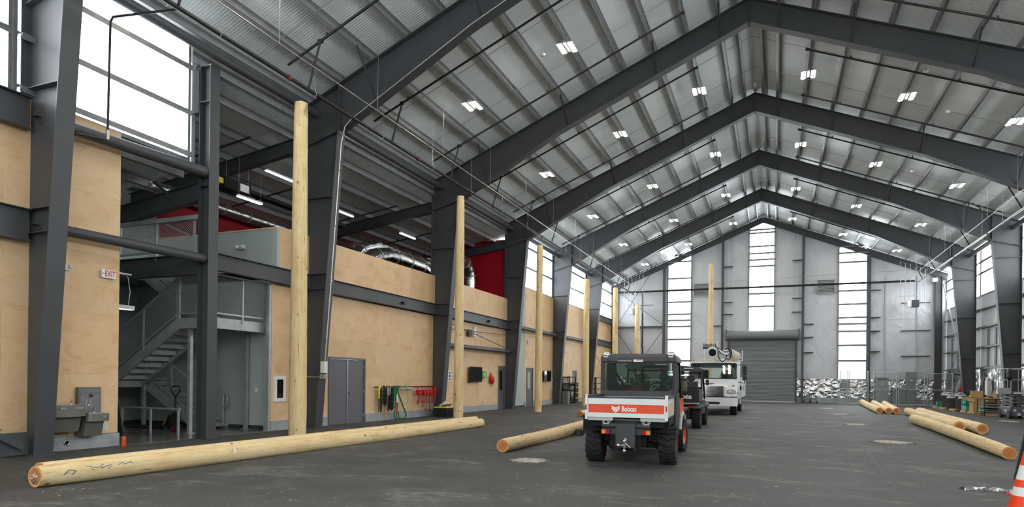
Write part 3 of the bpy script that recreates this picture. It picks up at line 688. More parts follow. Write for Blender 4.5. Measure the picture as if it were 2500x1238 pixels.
# low galvanised rail under the half landing
t = thing('low_rail', 'low galvanised guard rail under the stair landing', 'rail', (-14.4, 11.6, 0.012))
for x in (-15.7, -14.66, -13.7): M().box(x-.025, x+.025, 11.73, 11.77, .012, .64).build('post', galv, t, True)
M().box(-15.75, -13.65, 11.725, 11.775, .64, .68).build('rail', galv, t, True)
t = M().bar((-14.45, 10.72, .012), (-14.75, 10.72, 1.28), .42, .03, up=Y_).build('leaning_panel', dgrey); tag(t, 'dark panel leaning under the stair landing', 'panel')
# pallet jack
pj = thing('pallet_jack', 'black pallet jack with red wheels parked under the stairs', 'pallet jack', (-14.62, 12.42, .012))
m = M()
for s in (-1, 1): m.box(-1.45, -.2, s*.2-.075, s*.2+.075, .07, .12)
m.box(-.25, -.05, -.27, .27, .07, .16); m.build('forks', black, pj)
m = M(); m.prism([(-.22, .14), (.0, .14), (.05, .42), (-.04, .45)], 'xz', -.16, .16); m.cyl((.0, 0, .3), (.02, 0, .52), .07); m.build('pump_body', blackm, pj)
M().bar((-.2, -.14, .16), (-.02, -.14, .42), .1, .02, up=Y_).build('warning_panel', yellow, pj)
for s in (-1, 1): M().cyl((.06, s*.03, .085), (.06, s*.09, .085), .085, n=20).build('wheel', rubber, pj); M().cyl((.06, s*.025, .085), (.06, s*.095, .085), .055, n=20).build('wheel_hub', redlens, pj)
m = M(); m.tube([(.04, 0, .5), (.03, 0, .9)], .02); m.tube(SP([(.03, 0, .9), (.0, .0, .95), (-.09, 0, 1.03), (-.13, 0, 1.12), (-.09, 0, 1.19), (.03, 0, 1.2), (.15, 0, 1.19), (.19, 0, 1.12), (.15, 0, 1.03), (.06, 0, .95), (.03, 0, .9)]), .017); m.build('tow_handle', black, pj)
# hanging strip lamp in the alcove
t = thing('pendant_strip_lamp', 'white strip lamp hanging in the stair alcove', 'lamp', (-14.0, 10.1, 3.02))
m = M(); m.box(-.06, .06, -.5, .62, .0, .09); m.build('housing', white, t); M().box(-.05, .05, -.48, .60, -.01, 0).build('diffuser', strip, t); m = M(); m.tube([(0, .5, .09), (.03, .52, .4), (-.02, .5, .75), (0, .45, .8)], .008); m.tube([(0, .45, .8), (.02, .2, .86), (.0, .1, 1.05), (0, .1, 3.2)], .006); m.box(-.1, .1, .1, .5, .79, .82); m.build('cable', white, t)

# ---- services above the mezzanine
def duct_run(label, pts, r, name='air_duct'):
    t = thing(name, label, 'duct', pts[0]); P = [Vector(p) for p in pts]
    out = []
    for i in range(len(P)-1):
        k = max(2, int((P[i+1]-P[i]).length/.12)); out += [P[i].lerp(P[i+1], j/k) for j in range(k)]
    out.append(P[-1]); rr = [r*(1+random.uniform(-.045, .045)) for _ in out]
    M().tube(out, rr, 16).build('duct_skin', duct, t, True)
    m = M()
    for i in range(3, len(out)-2, 9):
        d = (out[i+1]-out[i]).normalized(); m.cyl(out[i]-d*.02, out[i]+d*.02, r*1.06, n=16)
    m.build('strap', wire, t, True, kind='stuff'); return t
def arc(c, r, a0, a1, pl, n=8):
    out = []
    for i in range(n+1):
        t = math.radians(a0+(a1-a0)*i/n); q = Vector(c)
        if pl == 'yz': q += Vector((0, r*math.cos(t), r*math.sin(t)))
        else: q += Vector((r*math.cos(t), 0, r*math.sin(t)))
        out.append(tuple(q))
    return out
duct_run('long silver foil duct along the mezzanine ceiling', [(-17.2, 11.7, 7.15), (-17.2, 20.2, 7.05)], .17)
duct_run('upper silver foil duct with a bend behind the parapet', [(-15.4, 20.6, 5.6), (-15.4, 21.2, 6.25), (-15.4, 21.9, 6.75), (-15.4, 22.7, 6.98), (-15.4, 24.0, 7.0), (-15.4, 29.0, 6.95)], .24)
duct_run('fat silver foil duct drooping behind the parapet', [(-14.2, 19.9, 5.2), (-14.2, 20.3, 5.75), (-14.2, 20.9, 6.15), (-14.2, 21.7, 6.35), (-14.2, 22.6, 6.38), (-14.2, 24.4, 6.33), (-14.2, 24.9, 6.2), (-14.2, 25.25, 5.8), (-14.2, 25.35, 4.8)], .29)
duct_run('silver foil duct bending down in front of the red wall', [(-14.4, 27.7, 7.35)]+arc((-14.4, 28.75, 6.45), .9, 95, 0, 'yz')+[(-14.4, 29.65, 4.7)], .3)
duct_run('silver foil duct near the red end wall', [(-16.2, 22.5, 6.95), (-16.2, 29.8, 6.75)], .2)
# strip lamps
def strip_lamp(x, y, z, L, label, along='y'):
    t = thing('strip_lamp', label, 'lamp', (x, y, z), 0 if along == 'y' else math.pi/2, 'strip lamps above the mezzanine')
    M().box(-.04, .04, -L/2, L/2, 0, .05).build('housing', white, t); M().box(-.045, .045, -L/2, L/2, -.035, 0).build('diffuser', strip, t)
    m = M()
    for s in (-1, 1): m.tube([(0, s*L*.45, .05), (0, s*L*.45, 8.6-z-.14*(-12.9-x))], .004, 4)
    m.build('hanger', wire, t, kind='stuff')
strip_lamp(-15.15, 15.5, 6.98, 1.0, 'strip lamp hanging below the black fan coil box'); strip_lamp(-15.2, 20.2, 7.75, 1.3, 'strip lamp seen right of the conduit column'); strip_lamp(-14.6, 23.9, 7.6, 1.2, 'strip lamp near the red end wall')
strip_lamp(-17.2, 20.6, 6.95, 1.3, 'strip lamp above the foil ducts'); strip_lamp(-15.0, 16.7, 8.05, 1.4, 'strip lamp just behind the tall pole'); strip_lamp(-15.4, 27.6, 7.2, 1.2, 'strip lamp in front of the red end wall')
# black fan coil unit
t = thing('fan_coil_unit', 'black ceiling unit with white label and yellow tag', 'fan unit', (-15.5, 15.15, 7.15))
M().box(-.25, .25, -.55, .5, 0, .32).build('casing', blackm, t); M().box(.25, .262, .05, .4, .04, .27).build('label_plate', white, t); M().box(-.2, .2, -.75, -.55, .1, .26).build('motor', yellow, t); m = M()
for a in (-1, 1):
    for b in (-.45, .42): m.tube([(a*.2, b, .32), (a*.2, b, .85)], .006, 4)
m.build('hanger_rod', wire, t); M().box(-.16, .16, .5, 5.5, .12, .2).build('radiant_tube', blackm, t)
for y, l in ((13.6, 'thin black sprinkler pipe above the stair parapet'), (17.2, 'thin black sprinkler pipe across the mezzanine behind the conduit column'), (21.0, 'thin black sprinkler pipe across the mezzanine near the ducts'), (25.0, 'thin black sprinkler pipe near the red end wall')):
    t = thing('sprinkler_pipe', l, 'pipe', (-13.2, y, 8.0), group='mezzanine sprinkler pipes'); M().cyl((-13.3, y, 8.02), (-20, y, 8.02-.14*6.7), .03, n=8).build('pipe', black_pipe, t, True)
    m = M()
    for q in (1, 3, 5): m.cyl((-13.3-q, y, 8.02-.14*q), (-13.3-q, y, 8.1-.14*q), .02, n=6)
    m.build('fitting', black_pipe, t, True, kind='stuff')
t = thing('wall_spotlight', 'white twin head emergency lamp on the pale parapet', 'lamp', (-14.0, 14.05, 5.15)); M().box(-.16, .1, -.03, .03, -.05, .05).build('body', white, t)
for s in (-.12, .08): M().sph((s, -.07, 0), .055).build('lamp_head', white, t)

# ---- wall fixtures, front to back
fgrey = paint('warm_grey_fountain_steel', (118, 117, 110), .38, .25, .05, 6)
t = thing('drinking_fountain', 'grey two level drinking fountain with bottle filler on the plywood', 'drinking fountain', (XL, 8.55, .25))
m = M(); m.rbox(XL, XL+.1, 8.60, 9.06, .70, 1.24, .02, axis='x'); m.build('bottle_filler', fgrey, t, True)
m = M(); m.rbox(XL+.1, XL+.106, 8.63, 9.03, .70, 1.10, .04, axis='x'); m.build('filler_recess', mgrey, t, True); M().rbox(XL+.1, XL+.108, 8.63, 9.03, 1.13, 1.19, .02, axis='x').build('control_strip', mgrey, t, True)
m = M(); x = XL+.108; m.tube([(x, 8.75, .76), (x, 8.75, .93), (x, 8.77, .96), (x, 8.77, 1.0)], .004, 4); m.tube([(x, 8.85, .76), (x, 8.85, .93), (x, 8.83, .96), (x, 8.83, 1.0)], .004, 4); m.cyl((x-.002, 8.80, .88), (x+.004, 8.80, .88), .015); m.build('bottle_symbol', white, t, True)
M().cyl((XL+.1, 8.83, 1.08), (XL+.16, 8.83, 1.06), .025).build('filler_spout', dgrey, t, True)
for y0, y1, zt, nm in ((7.86, 8.56, .90, 'basin'), (8.57, 9.02, .72, 'basin')):
    m = M(); X0 = XL; 
    poly_ = [(X0, y0), (X0+.38, y0)]+[(X0+.38+.1*math.sin(a), y0+(y1-y0)*(.5-.5*math.cos(a))) for a in [math.pi*i/8 for i in range(1, 8)]]+[(X0+.38, y1), (X0, y1)]
    m.prism(poly_, 'xy', zt-(.22 if zt > .8 else .15), zt); m.build(nm, fgrey, t, True)
    m = M(); m.rbox(X0+.06, X0+.36, y0+.06, y1-.06, zt, zt+.012, .05); m.build('drain_plate', chrome, t, True)
    M().rbox(X0+.46, X0+.475, y0+.15, y1-.1, zt-.075, zt-.035, .01, axis='x').build('push_bar', stain, t, True)
    m = M(); m.tube([(X0+.1, y1-.1, zt), (X0+.1, y1-.1, zt+.05), (X0+.15, y1-.13, zt+.09), (X0+.2, y1-.15, zt+.08)], .012); m.build('bubbler', chrome, t, True)
    m = M(); zk = zt-(.22 if zt > .8 else .15); w = [(X0, zk), (X0+.34, zk), (X0+.26, zk-.30), (X0, zk-.30)]; m.prism(w, 'xz', y0+.02, y1-.06); m.build('skirt', fgrey, t, True)
def exit_sign(y, z, label, h=.17, L=.30):
    t = thing('exit_sign', label, 'exit sign', (XL+.02, y, z)); M().rbox(0, .045, -L/2, L/2, -h/2, h/2, .015, axis='x').build('housing', white, t); M().box(-.02, 0, -.06, .06, -.06, .06).build('mount', white, t)
    text('EXIT', .17*h/.17, red, t, (.047, .025, 0), (math.pi/2, 0, math.pi/2), .001, sx=.66*L/.3*.17/h, off=.0025); text('<', .09, red, t, (.047, -.125, 0), (math.pi/2, 0, math.pi/2), .001); return t
exit_sign(9.22, 3.57, 'white EXIT sign with red letters above the drinking fountain'); exit_sign(33.95, 3.62, 'small EXIT sign above the far windowed door', .2, .4)
def box_thing(name, label, cat, x0, x1, y0, y1, z0, z1, mat, r=.01, group=None, axis='x'):
    o = M().rbox(0, x1-x0, -(y1-y0)/2, (y1-y0)/2, 0, z1-z0, min(r, (y1-y0)*.4, (z1-z0)*.4), axis=axis).build(name, mat); o.location = (x0, (y0+y1)/2, z0); return tag(o, label, cat, group)
def emergency(y, z, label, s=1):
    t = thing('emergency_lamp', label, 'lamp', (XL, y, z), group='white twin emergency lamps'); M().box(0, .06, -.12*s, .12*s, -.05*s, .05*s).build('body', white, t)
    for q in (-.1, .1): M().sph((.08, q*s, .02), .042*s).build('lamp_head', white, t)
emergency(8.32, 3.57, 'white emergency lamp beside the EXIT sign over the fountain'); emergency(27.9, 3.52, 'white emergency lamp right of the wall speaker'); emergency(36.3, 3.6, 'white emergency lamp right of the far EXIT sign'); emergency(40.9, 3.35, 'white emergency lamp above the black shelving')
o = box_thing('power_outlet', 'white wall outlet right of the drinking fountain', 'outlet', XL, XL+.012, 9.18, 9.27, .35, .48, white); 
for q in (-.02, .02): M().rbox(.012, .014, -.02, .02, .065+q*1.5-.015, .065+q*1.5+.015, .01, axis='x').build('socket', lgrey, o)
for y, l in ((20.9, 'white wall outlet behind the hanging green slings'), (28.2, 'white wall outlet below the red bag')): box_thing('power_outlet', l, 'outlet', XL, XL+.012, y-.06, y+.06, .36, .52, white)
t = thing('pipe_port', 'round metal pipe port in the concrete kerb', 'pipe port', (XL+.035, 8.42, .15)); M().lathe([(.0, .0), (.035, .0), (.04, .02), (.06, .02), (.06, 0)], (0, 0, 0), 20, X_).build('ring', chrome, t); M().cyl((0, 0, 0), (.015, 0, 0), .035).build('bore', blackm, t)
t = thing('water_bottle', 'orange steel water bottle with black cap on the floor', 'bottle', (-12.52, 9.42, 0)); M().lathe([(0, 0), (.042, 0), (.045, .01), (.045, .19), (.04, .21), (.03, .215)], n=20).build('body', orange, t); M().lathe([(.032, .21), (.034, .215), (.034, .255), (.028, .265), (0, .265)], n=20).build('cap', black, t); M().tube([(-.02, 0, .26), (-.015, 0, .29), (.015, 0, .29), (.02, 0, .26)], .007).build('loop', black, t)
# doors
def leaf(m, y0, y1, z1, x=XL-.01): m.box(x-.045, x, y0, y1, .01, z1)
d = thing('door_1', 'double grey steel doors with a bright centre seam', None, (XL, 17.39, 0), kind='structure')
m = M(); m.ringx(XL-.06, XL+.03, 16.42, 18.36, 0, 2.14, .06, sides=3); m.build('door_frame', doorpaint, d, True)
for a, b in ((16.485, 17.37), (17.41, 18.295)): m = M(); leaf(m, a, b, 2.075); m.build('door_leaf', doorpaint, d, True)
M().box(XL-.02, XL+.012, 17.365, 17.415, .01, 2.075).build('astragal', stain, d, True)
m = M(); m.cyl((XL, 17.5, 1.0), (XL+.07, 17.5, 1.0), .025); m.bar((XL+.06, 17.5, 1.0), (XL+.06, 17.62, 1.0), .02, .02); m.build('handle', chrome, d, True)
m = M()
for z in (.25, 1.05, 1.85):
    m.cyl((XL+.0, 16.485, z-.05), (XL, 16.485, z+.05), .015); m.cyl((XL, 18.295, z-.05), (XL, 18.295, z+.05), .015)
m.build('hinge', stain, d, True, kind='stuff')
def man_door(i, y0, y1, z1, label, win):
    d = thing('door_%d' % i, label, None, (XL, (y0+y1)/2, 0), kind='structure')
    m = M(); m.ringx(XL-.06, XL+.03, y0, y1, 0, z1, .05, sides=3); m.build('door_frame', doorpaint, d, True)
    m = M(); w0, w1, v0, v1 = win; x = XL-.01
    m.box(x-.045, x, y0+.052, w0, .01, z1-.055); m.box(x-.045, x, w1, y1-.052, .01, z1-.055); m.box(x-.045, x, w0, w1, .01, v0); m.box(x-.045, x, w0, w1, v1, z1-.055); m.build('door_leaf', doorpaint, d, True)
    M().box(x-.03, x-.02, w0, w1, v0, v1).build('pane', darkglass, d, True)
    m = M(); m.cyl((XL-.01, y0+.14, 1.0), (XL+.07, y0+.14, 1.0), .025); m.bar((XL+.05, y0+.14, 1.0), (XL+.05, y0+.28, 1.0), .02, .02); m.build('handle', chrome, d, True)
    return d
man_door(2, 29.72, 30.62, 2.18, 'grey door with narrow window beside the red bag', (29.93, 30.33, .95, 1.95)); man_door(3, 33.7, 34.75, 2.18, 'grey door with narrow window under the far EXIT sign', (33.95, 34.45, .98, 1.95)); man_door(4, 42.6, 43.5, 2.18, 'grey door behind the black shelving', (42.8, 43.2, .95, 1.95))
# fire extinguisher cabinet
def ext_cab(y0, y1, z0, z1, label):
    t = thing('extinguisher_cabinet', label, 'cabinet', (XL, (y0+y1)/2, z0)); h = z1-z0; w = y1-y0
    m = M(); b = .1; m.ringx(0, .05, -w/2, w/2, 0, h, b); m.build('door_frame', white, t)
    M().box(.002, .006, -w/2+b, w/2-b, b, h-b).build('back', lgrey, t)
    M().box(.042, .044, -w/2+b, w/2-b, b, h-b).build('pane', glass, t)
    e = M().lathe([(0, b+.01), (.045, b+.01), (.045, b+.22), (.03, b+.26), (.012, b+.28), (.012, b+.31), (0, b+.31)], (-.01, 0, 0), 16).build('fire_extinguisher', red, t)
    M().tube([(.02, -.02, b+.31), (.025, .05, b+.30), (.025, .065, b+.16)], .013).build('hose', yellow if h > .6 else black, t)
ext_cab(14.05, 14.5, .80, 1.52, 'white fire extinguisher cabinet beside the nearest tall pole'); ext_cab(37.9, 38.2, .95, 1.6, 'white extinguisher cabinet left of the far column')
# televisions
for y0, y1, z0, z1, l in ((26.2, 27.5, 1.36, 2.06, 'black flat television on the plywood left of the green box'), (36.3, 37.6, 1.42, 2.06, 'black flat television right of the far windowed door')):
    t = thing('television', l, 'television', (XL, (y0+y1)/2, z0)); w = y1-y0; h = z1-z0
    M().box(0, .1, -.15, .15, h*.3, h*.7).build('wall_mount', black, t); M().rbox(.1, .15, -w/2, w/2, 0, h, .012, axis='x').build('casing', black, t); M().box(.15, .152, -w/2+.02, w/2-.02, .03, h-.02).build('screen', darkglass, t)
# notice board, first aid, speaker...
t = thing('notice_board', 'white notice board with printed cards beside the second pole', 'notice board', (XL, 24.35, 1.40)); M().box(0, .02, -.26, .26, 0, .45).build('board', white, t)
for i in range(2):
    for j in range(3): M().box(.02, .022, -.2+i*.24, -.04+i*.24, .04+j*.13, .13+j*.13).build('card', mgrey if (i+j) % 2 else dgrey, t)
t = thing('first_aid_box', 'bright green first aid box between television and red bag', 'first aid box', (XL, 27.88, 1.56)); M().rbox(0, .12, -.21, .21, 0, .32, .03, axis='x').build('case', greenbox, t); M().box(.12, .122, -.06, .06, .13, .19).build('cross_bar', white, t); M().box(.12, .1225, -.02, .02, .09, .23).build('cross_bar', white, t); M().box(.03, .123, -.005, .005, 0, .32).build('seam', dgrey, t)
t = thing('red_bag', 'red throw bag hanging on the wall left of the door', 'bag', (XL, 28.75, 1.2))
m = M(); vs = []; fs = []
m.sph((.1, 0, .28), .21, 14, 9, sc=(.5, 1.0, 1.0)); m.sph((.09, -.05, .42), .13, 12, 7, sc=(.5, 1, 1)); m.build('bag', red, t); m = M(); m.cyl((0, -.08, .58), (.1, -.08, .6), .015); m.tube([(.08, -.08, .6), (.08, -.05, .5)], .012); m.build('hook', black, t)
m = M(); m.tube([(.1, .0, .1), (.1, .02, -.02), (.1, -.02, -.1)], .012); m.tube([(.1, .1, .12), (.1, .12, .0)], .01); m.build('strap', redlens, t)
box_thing('wall_speaker', 'dark cube speaker high on the plywood under the beam', 'speaker', XL, XL+.14, 26.05, 26.4, 3.42, 3.72, dgrey); box_thing('access_point', 'white upright box right of the dark speaker', 'wireless access point', XL, XL+.08, 26.75, 26.95, 3.46, 3.92, white)
# conduit on the column: from lamp wiring along the rafter down to a box
t = thing('conduit', 'shiny metal conduit running down the rafter and column to a switch box', 'conduit', (-12.05, 15.24, 1.2))
pts_ = [(-5.0, 15.24, 11.88), (-7.4, 15.24, 10.83), (-8.6, 15.24, 10.2), (-11.2, 15.24, 8.84), (-11.42, 15.24, 8.66), (-11.55, 15.24, 8.2), (-12.02, 15.24, 1.9)]
M().tube(pts_, .022, 8).build('pipe', stain, t, True); m = M()
for i in range(len(pts_)-1):
    a, b = Vector(pts_[i]), Vector(pts_[i+1]); n = max(1, int((b-a).length/1.5))
    for j in range(n): q = a.lerp(b, (j+.5)/n); m.cbox(q, (.07, .03, .05))
m.build('clip', chrome, t, True, kind='stuff'); M().box(-12.12, -11.98, 15.17, 15.3, 1.62, 1.95).build('switch_box', white, t, True); M().box(-12.13, -11.97, 15.16, 15.3, 1.45, 1.58).build('junction_box', stain, t, True); M().cyl((-12.7, 15.24, 1.5), (-12.05, 15.24, 1.5), .015).build('side_pipe', stain, t, True)
# ---- rigging rail with chains, slings and hoists
RXW = XL+.12
t = thing('rigging_rail', 'black steel rail with hooks fixed low on the plywood', 'rail', (XL, 21, 1.15)); M().cyl((RXW, 18.85, 1.18), (RXW, 23.08, 1.18), .02, n=8).build('rail', black_pipe, t, True)
m = M()
for y in (18.9, 20.2, 21.6, 23.0): m.bar((XL, y, 1.18), (RXW, y, 1.18), .03, .03)
m.build('bracket', black, t, True); M().box(XL, XL+.03, 20.35, 21.35, 1.0, 1.1).build('backing_board', ply, t, True)
def chain_bundle(y, z0, label, mat, n=5, top=None, w=.13):
    t = thing('chain_bundle', label, 'chain', (RXW, y, z0), group='lifting chains on the rail')
    for i in range(n):
        q = y+(i-(n-1)/2)*w/n; m = M(); zb = z0+random.uniform(0, .08); z = 1.14; k = 0; dx = random.uniform(0, .05)
        P_ = []; Rr = []
        while z > zb: P_.append((RXW+.03+dx+.006*math.sin(k*2.1), q+.005*math.sin(k*1.7), z)); Rr.append(.024 if k % 2 else .012); z -= .024; k += 1
        m.tube(P_, Rr, 6)
        m.build('chain', mat, t, True)
    m = M()
    m.tube([(RXW-.02, y, 1.1), (RXW-.03, y, 1.19), (RXW, y, 1.23), (RXW+.04, y, 1.19), (RXW+.05, y, 1.08)], .014)
    m.build('hook', top or mat, t, True); return t
chain_bundle(19.05, .28, 'black chain with bright yellow top, first on the rail', blackm, 4, yellow, .15)
tt = thing('chain_sleeve', 'bright yellow fabric sleeves at the start of the rail', 'sleeve', (RXW, 19.02, .75))
for q in (-.05, .03): M().tube([(RXW+.02, 19.03+q, 1.2), (RXW+.06, 19.03+q*1.4, 1.1), (RXW+.05, 19.04+q*1.5, .92), (RXW+.04, 19.03+q, .78)], .028, 8).build('sleeve', yellow, tt, True)
chain_bundle(19.32, .5, 'thick black chain bundle with a long wooden stick', blackm, 7, blackm, .26); chain_bundle(19.68, .3, 'rusty dark chain bundle beside the green slings', blackm, 8, wire, .30)
chain_bundle(19.55, .85, 'short silver chain bundle looped over the rail', wire, 5, wire, .2); 
o = M().cyl((RXW+.02, 19.38, .06), (RXW+.02, 19.38, .9), .022, n=8).build('wooden_stick', palletwood); tag(o, 'brown wooden stick hanging among the chains', 'stick')
def sling(y, pts, label, r=.035, mat=greenstrap):
    t = thing('lifting_sling', label, 'sling', (RXW, y, .1), group='green lifting slings'); M().tube(SP([(RXW+p[0], y+p[1], p[2]) for p in pts]), r*.8, 8).build('webbing', mat, t, True)
    M().box(RXW+.0, RXW+.09, y-.04, y+.04, 1.13, 1.22).build('loop', mat, t, True); return t
sling(19.95, [(0, 0, 1.18), (.06, -.05, .9), (.08, -.1, .62), (.07, -.12, .5), (.06, -.02, .47), (.06, .06, .6), (.06, .03, .9), (0, .02, 1.18)], 'short bunched green lifting sling')
sling(20.1, [(0, 0, 1.18), (.06, -.02, .8), (.07, -.12, .4), (.08, -.2, .15), (.1, -.12, .05), (.12, 0, .06), (.1, .02, .3)], 'green lifting sling touching the floor on the left')
sling(20.2, [(0, 0, 1.18), (.05, .06, .85), (.07, .28, .5), (.09, .46, .2), (.1, .44, .07), (.11, .3, .04), (.12, .0, .03)], 'green lifting sling sweeping right to the floor')
sling(20.75, [(0, .1, 1.18), (.04, .14, .8), (.05, .08, .6), (.05, -.15, .5), (.05, -.3, .48)], 'narrow light green sling hanging in an open loop', .018, greenbox)
t = thing('tag_strap', 'red and grey tag strap between the green slings', 'strap', (RXW+.1, 20.05, .1)); M().tube([(RXW+.1, 20.08, .6), (RXW+.11, 20.02, .3), (RXW+.1, 19.98, .1)], .02, 6).build('webbing', redlens, t, True); M().box(RXW+.11, RXW+.125, 19.98, 20.04, .62, .9).build('label_tag', white, t, True)
def hoist(y, label, zb):
    t = thing('chain_hoist', label, 'hoist', (RXW, y, zb), group='red lever hoists on the rail')
    m = M(); m.rbox(.0, .13, -.09, .09, .86-zb, 1.06-zb, .05, axis='x'); m.cyl((.0, 0, .96-zb), (.17, 0, .96-zb), .085, n=16); m.build('gear_housing', red, t)
    m = M(); m.bar((.15, 0, .96-zb), (.15, -.2, .58-zb), .05, .025, up=X_); m.cyl((.13, -.2, .58-zb), (.18, -.2, .58-zb), .032); m.build('lever', red, t)
    m = M(); m.tube([(.06, 0, 1.06-zb), (.03, 0, 1.16-zb), (.0, 0, 1.21-zb), (-.03, 0, 1.16-zb)], .015); m.build('top_hook', redlens, t)
    for i in range(3):
        q = -.04+i*.045; m = M(); m.tube([(.06+.01*i, q, .87-zb), (.07, q+.01, .5-zb+.04*i), (.06, q, .06+.05*i)], .015, 6); m.build('load_chain', wire if i != 1 else blackm, t)
    m = M(); m.tube([(.06, -.0, .1), (.06, .03, .05), (.06, .02, .0), (.06, -.03, .0), (.06, -.04, .04)], .014); m.build('load_hook', redlens, t)
    t.location = (RXW, y, zb); return t
for i, (y, zb) in enumerate(((21.6, .55), (21.95, .40), (22.2, .30), (22.45, .22), (22.75, .12))): hoist(y, ['leftmost red lever hoist on the rail', 'second red lever hoist from the slings', 'middle red lever hoist on the rail', 'fourth red lever hoist, with grey straps', 'red lever hoist nearest the tote'][i], zb)
t = thing('shackle_row', 'row of grey shackles on the rail between slings and hoists', 'shackles', (RXW, 20.7, 1.08))
for i in range(14): m = M(); y = 20.35+i*.07; m.tube([(RXW+.03, y-.02, 1.17), (RXW+.05, y-.03, 1.11), (RXW+.04, y, 1.07), (RXW+.05, y+.03, 1.11), (RXW+.03, y+.02, 1.17)], .011, 6); m.build('shackle', wire, t, True)
t = thing('rigging_strap', 'orange and white webbing straps at the end of the rail', 'strap', (RXW, 23.0, .5)); m = M(); m.tube(SP([(RXW, 22.98, 1.2), (RXW+.06, 23.0, .95), (RXW+.06, 22.92, .7), (RXW+.08, 23.0, .55)]), .03, 6); m.build('webbing', orange, t, True); M().tube(SP([(RXW+.05, 23.05, .95), (RXW+.09, 23.16, .75), (RXW+.1, 23.1, .58), (RXW+.1, 22.98, .56)]), .014, 6).build('cord', wire, t, True)
t = thing('storage_tote', 'black storage tote with yellow lid below the hoists', 'tote', (-12.0, 22.55, 0)); m = M(); m.prism([(-.22, 0), (.22, 0), (.26, .36), (-.26, .36)], 'xz', -.33, .33)
for i in range(5): m.box(.245, .262, -.28+i*.13, -.24+i*.13, .02, .34)
m.build('bin', black, t); M().rbox(-.28, .28, -.37, .37, .36, .40, .04).build('lid', yellow, t)
t = thing('rolled_tarp', 'crumpled white and black tarp lying on the tote', 'tarp', (-12.0, 22.55, .40)); m = M()
for i in range(3): m.tube([(-.05+i*.06, -.32, .06+.03*i), (.06, -.15, .09), (.0, .05, .06+.05*i), (.05, .2, .12), (.0, .34, .18-.04*i)], [.04, .07, .06, .07, .04], 8)
m.build('cloth', skin_tan, t); M().tube([(.1, -.3, .05), (.14, -.05, .08), (.13, .15, .05), (.12, .32, .08)], .03, 8).build('strap', black, t)
# shelving units
def shelf_unit(y, L, label, D=.5, H=1.75):
    t = thing('shelving_unit', label, 'shelf', (XL+.36, y, 0), group='black shelving units')
    for sx in (-D/2, D/2):
        for sy in (-L/2, L/2): M().box(sx-.03, sx+.03, sy-.03, sy+.03, 0, H).build('upright', black, t)
    for z in (.12, .5, .88, 1.28, H-.05): M().box(-D/2, D/2, -L/2, L/2, z-.03, z+.03).build('shelf', black, t)
    m = M(); m.bar((D/2, -L/2, .5), (D/2, 0, .88), .02, .02); m.bar((D/2, -L/2, .9), (D/2, -L/2+.5, 1.28), .02, .02); m.build('brace', black, t); return t
shelf_unit(40.6, 1.25, 'black shelving unit with grey bins beside the far column'); shelf_unit(47.4, 1.6, 'black shelving unit behind the utility vehicle cab')
def bin_(x, y, z, L, H, mat, label, lid=None, D=.4):
    t = thing('storage_bin', label, 'bin', (x, y, z), group='bins on the black shelving'); m = M(); m.prism([(-D/2+.02, 0), (D/2-.02, 0), (D/2, H), (-D/2, H)], 'xz', -L/2, L/2); m.build('tub', mat, t); M().rbox(-D/2-.01, D/2+.01, -L/2-.01, L/2+.01, H, H+.03, .02).build('lid', lid or mat, t)
XS = XL+.36
for i, (dy, z, L, H, a, b, l) in enumerate(((-.3, .91, .5, .2, mgrey, None, 'grey bin on the upper middle shelf, left one'), (.25, .91, .5, .2, mgrey, None, 'grey bin on the upper middle shelf, right one'), (.2, .53, .5, .22, lgrey, None, 'pale grey bin on the second lowest shelf'), (-.3, .53, .4, .18, black, None, 'black bin on the second lowest shelf'), (.2, .15, .55, .24, black, yellow, 'black bin with yellow lid on the bottom shelf'))): bin_(XS, 40.6+dy, z, L, H, a, l, b)
for z, l in ((1.05, 'black tote with yellow lid, topmost of the stack by the shelving'), (.7, 'black tote with yellow lid, second from the top by the shelving'), (.35, 'black tote with yellow lid, third from the top by the shelving'), (0, 'black tote with yellow lid at the bottom of the stack by the shelving')): bin_(XS, 41.75, z, .6, .3, black, l, yellow, .5)
t = thing('clear_bag', 'clear plastic wrapped items on the shelving unit', 'bag', (XS, 40.75, 1.31)); m = M(); m.sph((0, 0, .06), .14, 10, 6, sc=(1, 2, .5)); m.sph((0, .2, .07), .1, 10, 6, sc=(1, 1.6, .8)); m.build('wrap', white, t)
t = thing('wheeled_bin', 'slim grey rubbish bin at the foot of the far column', 'rubbish bin', (-12.2, 39.2, 0)); M().prism([(-.2, 0), (.2, 0), (.24, .75), (-.24, .75)], 'yz', -.18, .18).build('tub', mgrey, t); M().rbox(-.2, .2, -.26, .26, .75, .80, .05).build('lid', mgrey, t)
# ================================================================ LAMPS AND PIPES UNDER THE ROOF
def lamp_proto():
    t = thing('high_bay_lamp', '', 'lamp', (0, 0, 0), group='twin bar high bay lamps')
    M().box(-.05, .05, -.30, .30, .02, .09).build('driver_housing', lgrey, t)
    for s in (-1, 1):
        M().box(s*.17-.085, s*.17+.085, -.32, .32, .0, .03).build('lamp_frame', lgrey, t)
        M().box(s*.17-.058, s*.17+.058, -.30, .30, -.016, -.001).build('diffuser', lamp, t)
    m = M()
    for q in (-.22, .22): m.tube([(0, q, .09), (0, q*.4, .5)], .005, 4)
    m.build('hanger', wire, t, kind='stuff'); return t
lp = lamp_proto(); first = True
LY = [49.65, 42.0, 34.3, 26.6, 19.1, 11.5, 3.8, -3.8]  # rows near and behind the camera are unseen, added for their light
ORD = ['first', 'second', 'third', 'fourth', 'fifth', 'sixth', 'seventh', 'eighth']
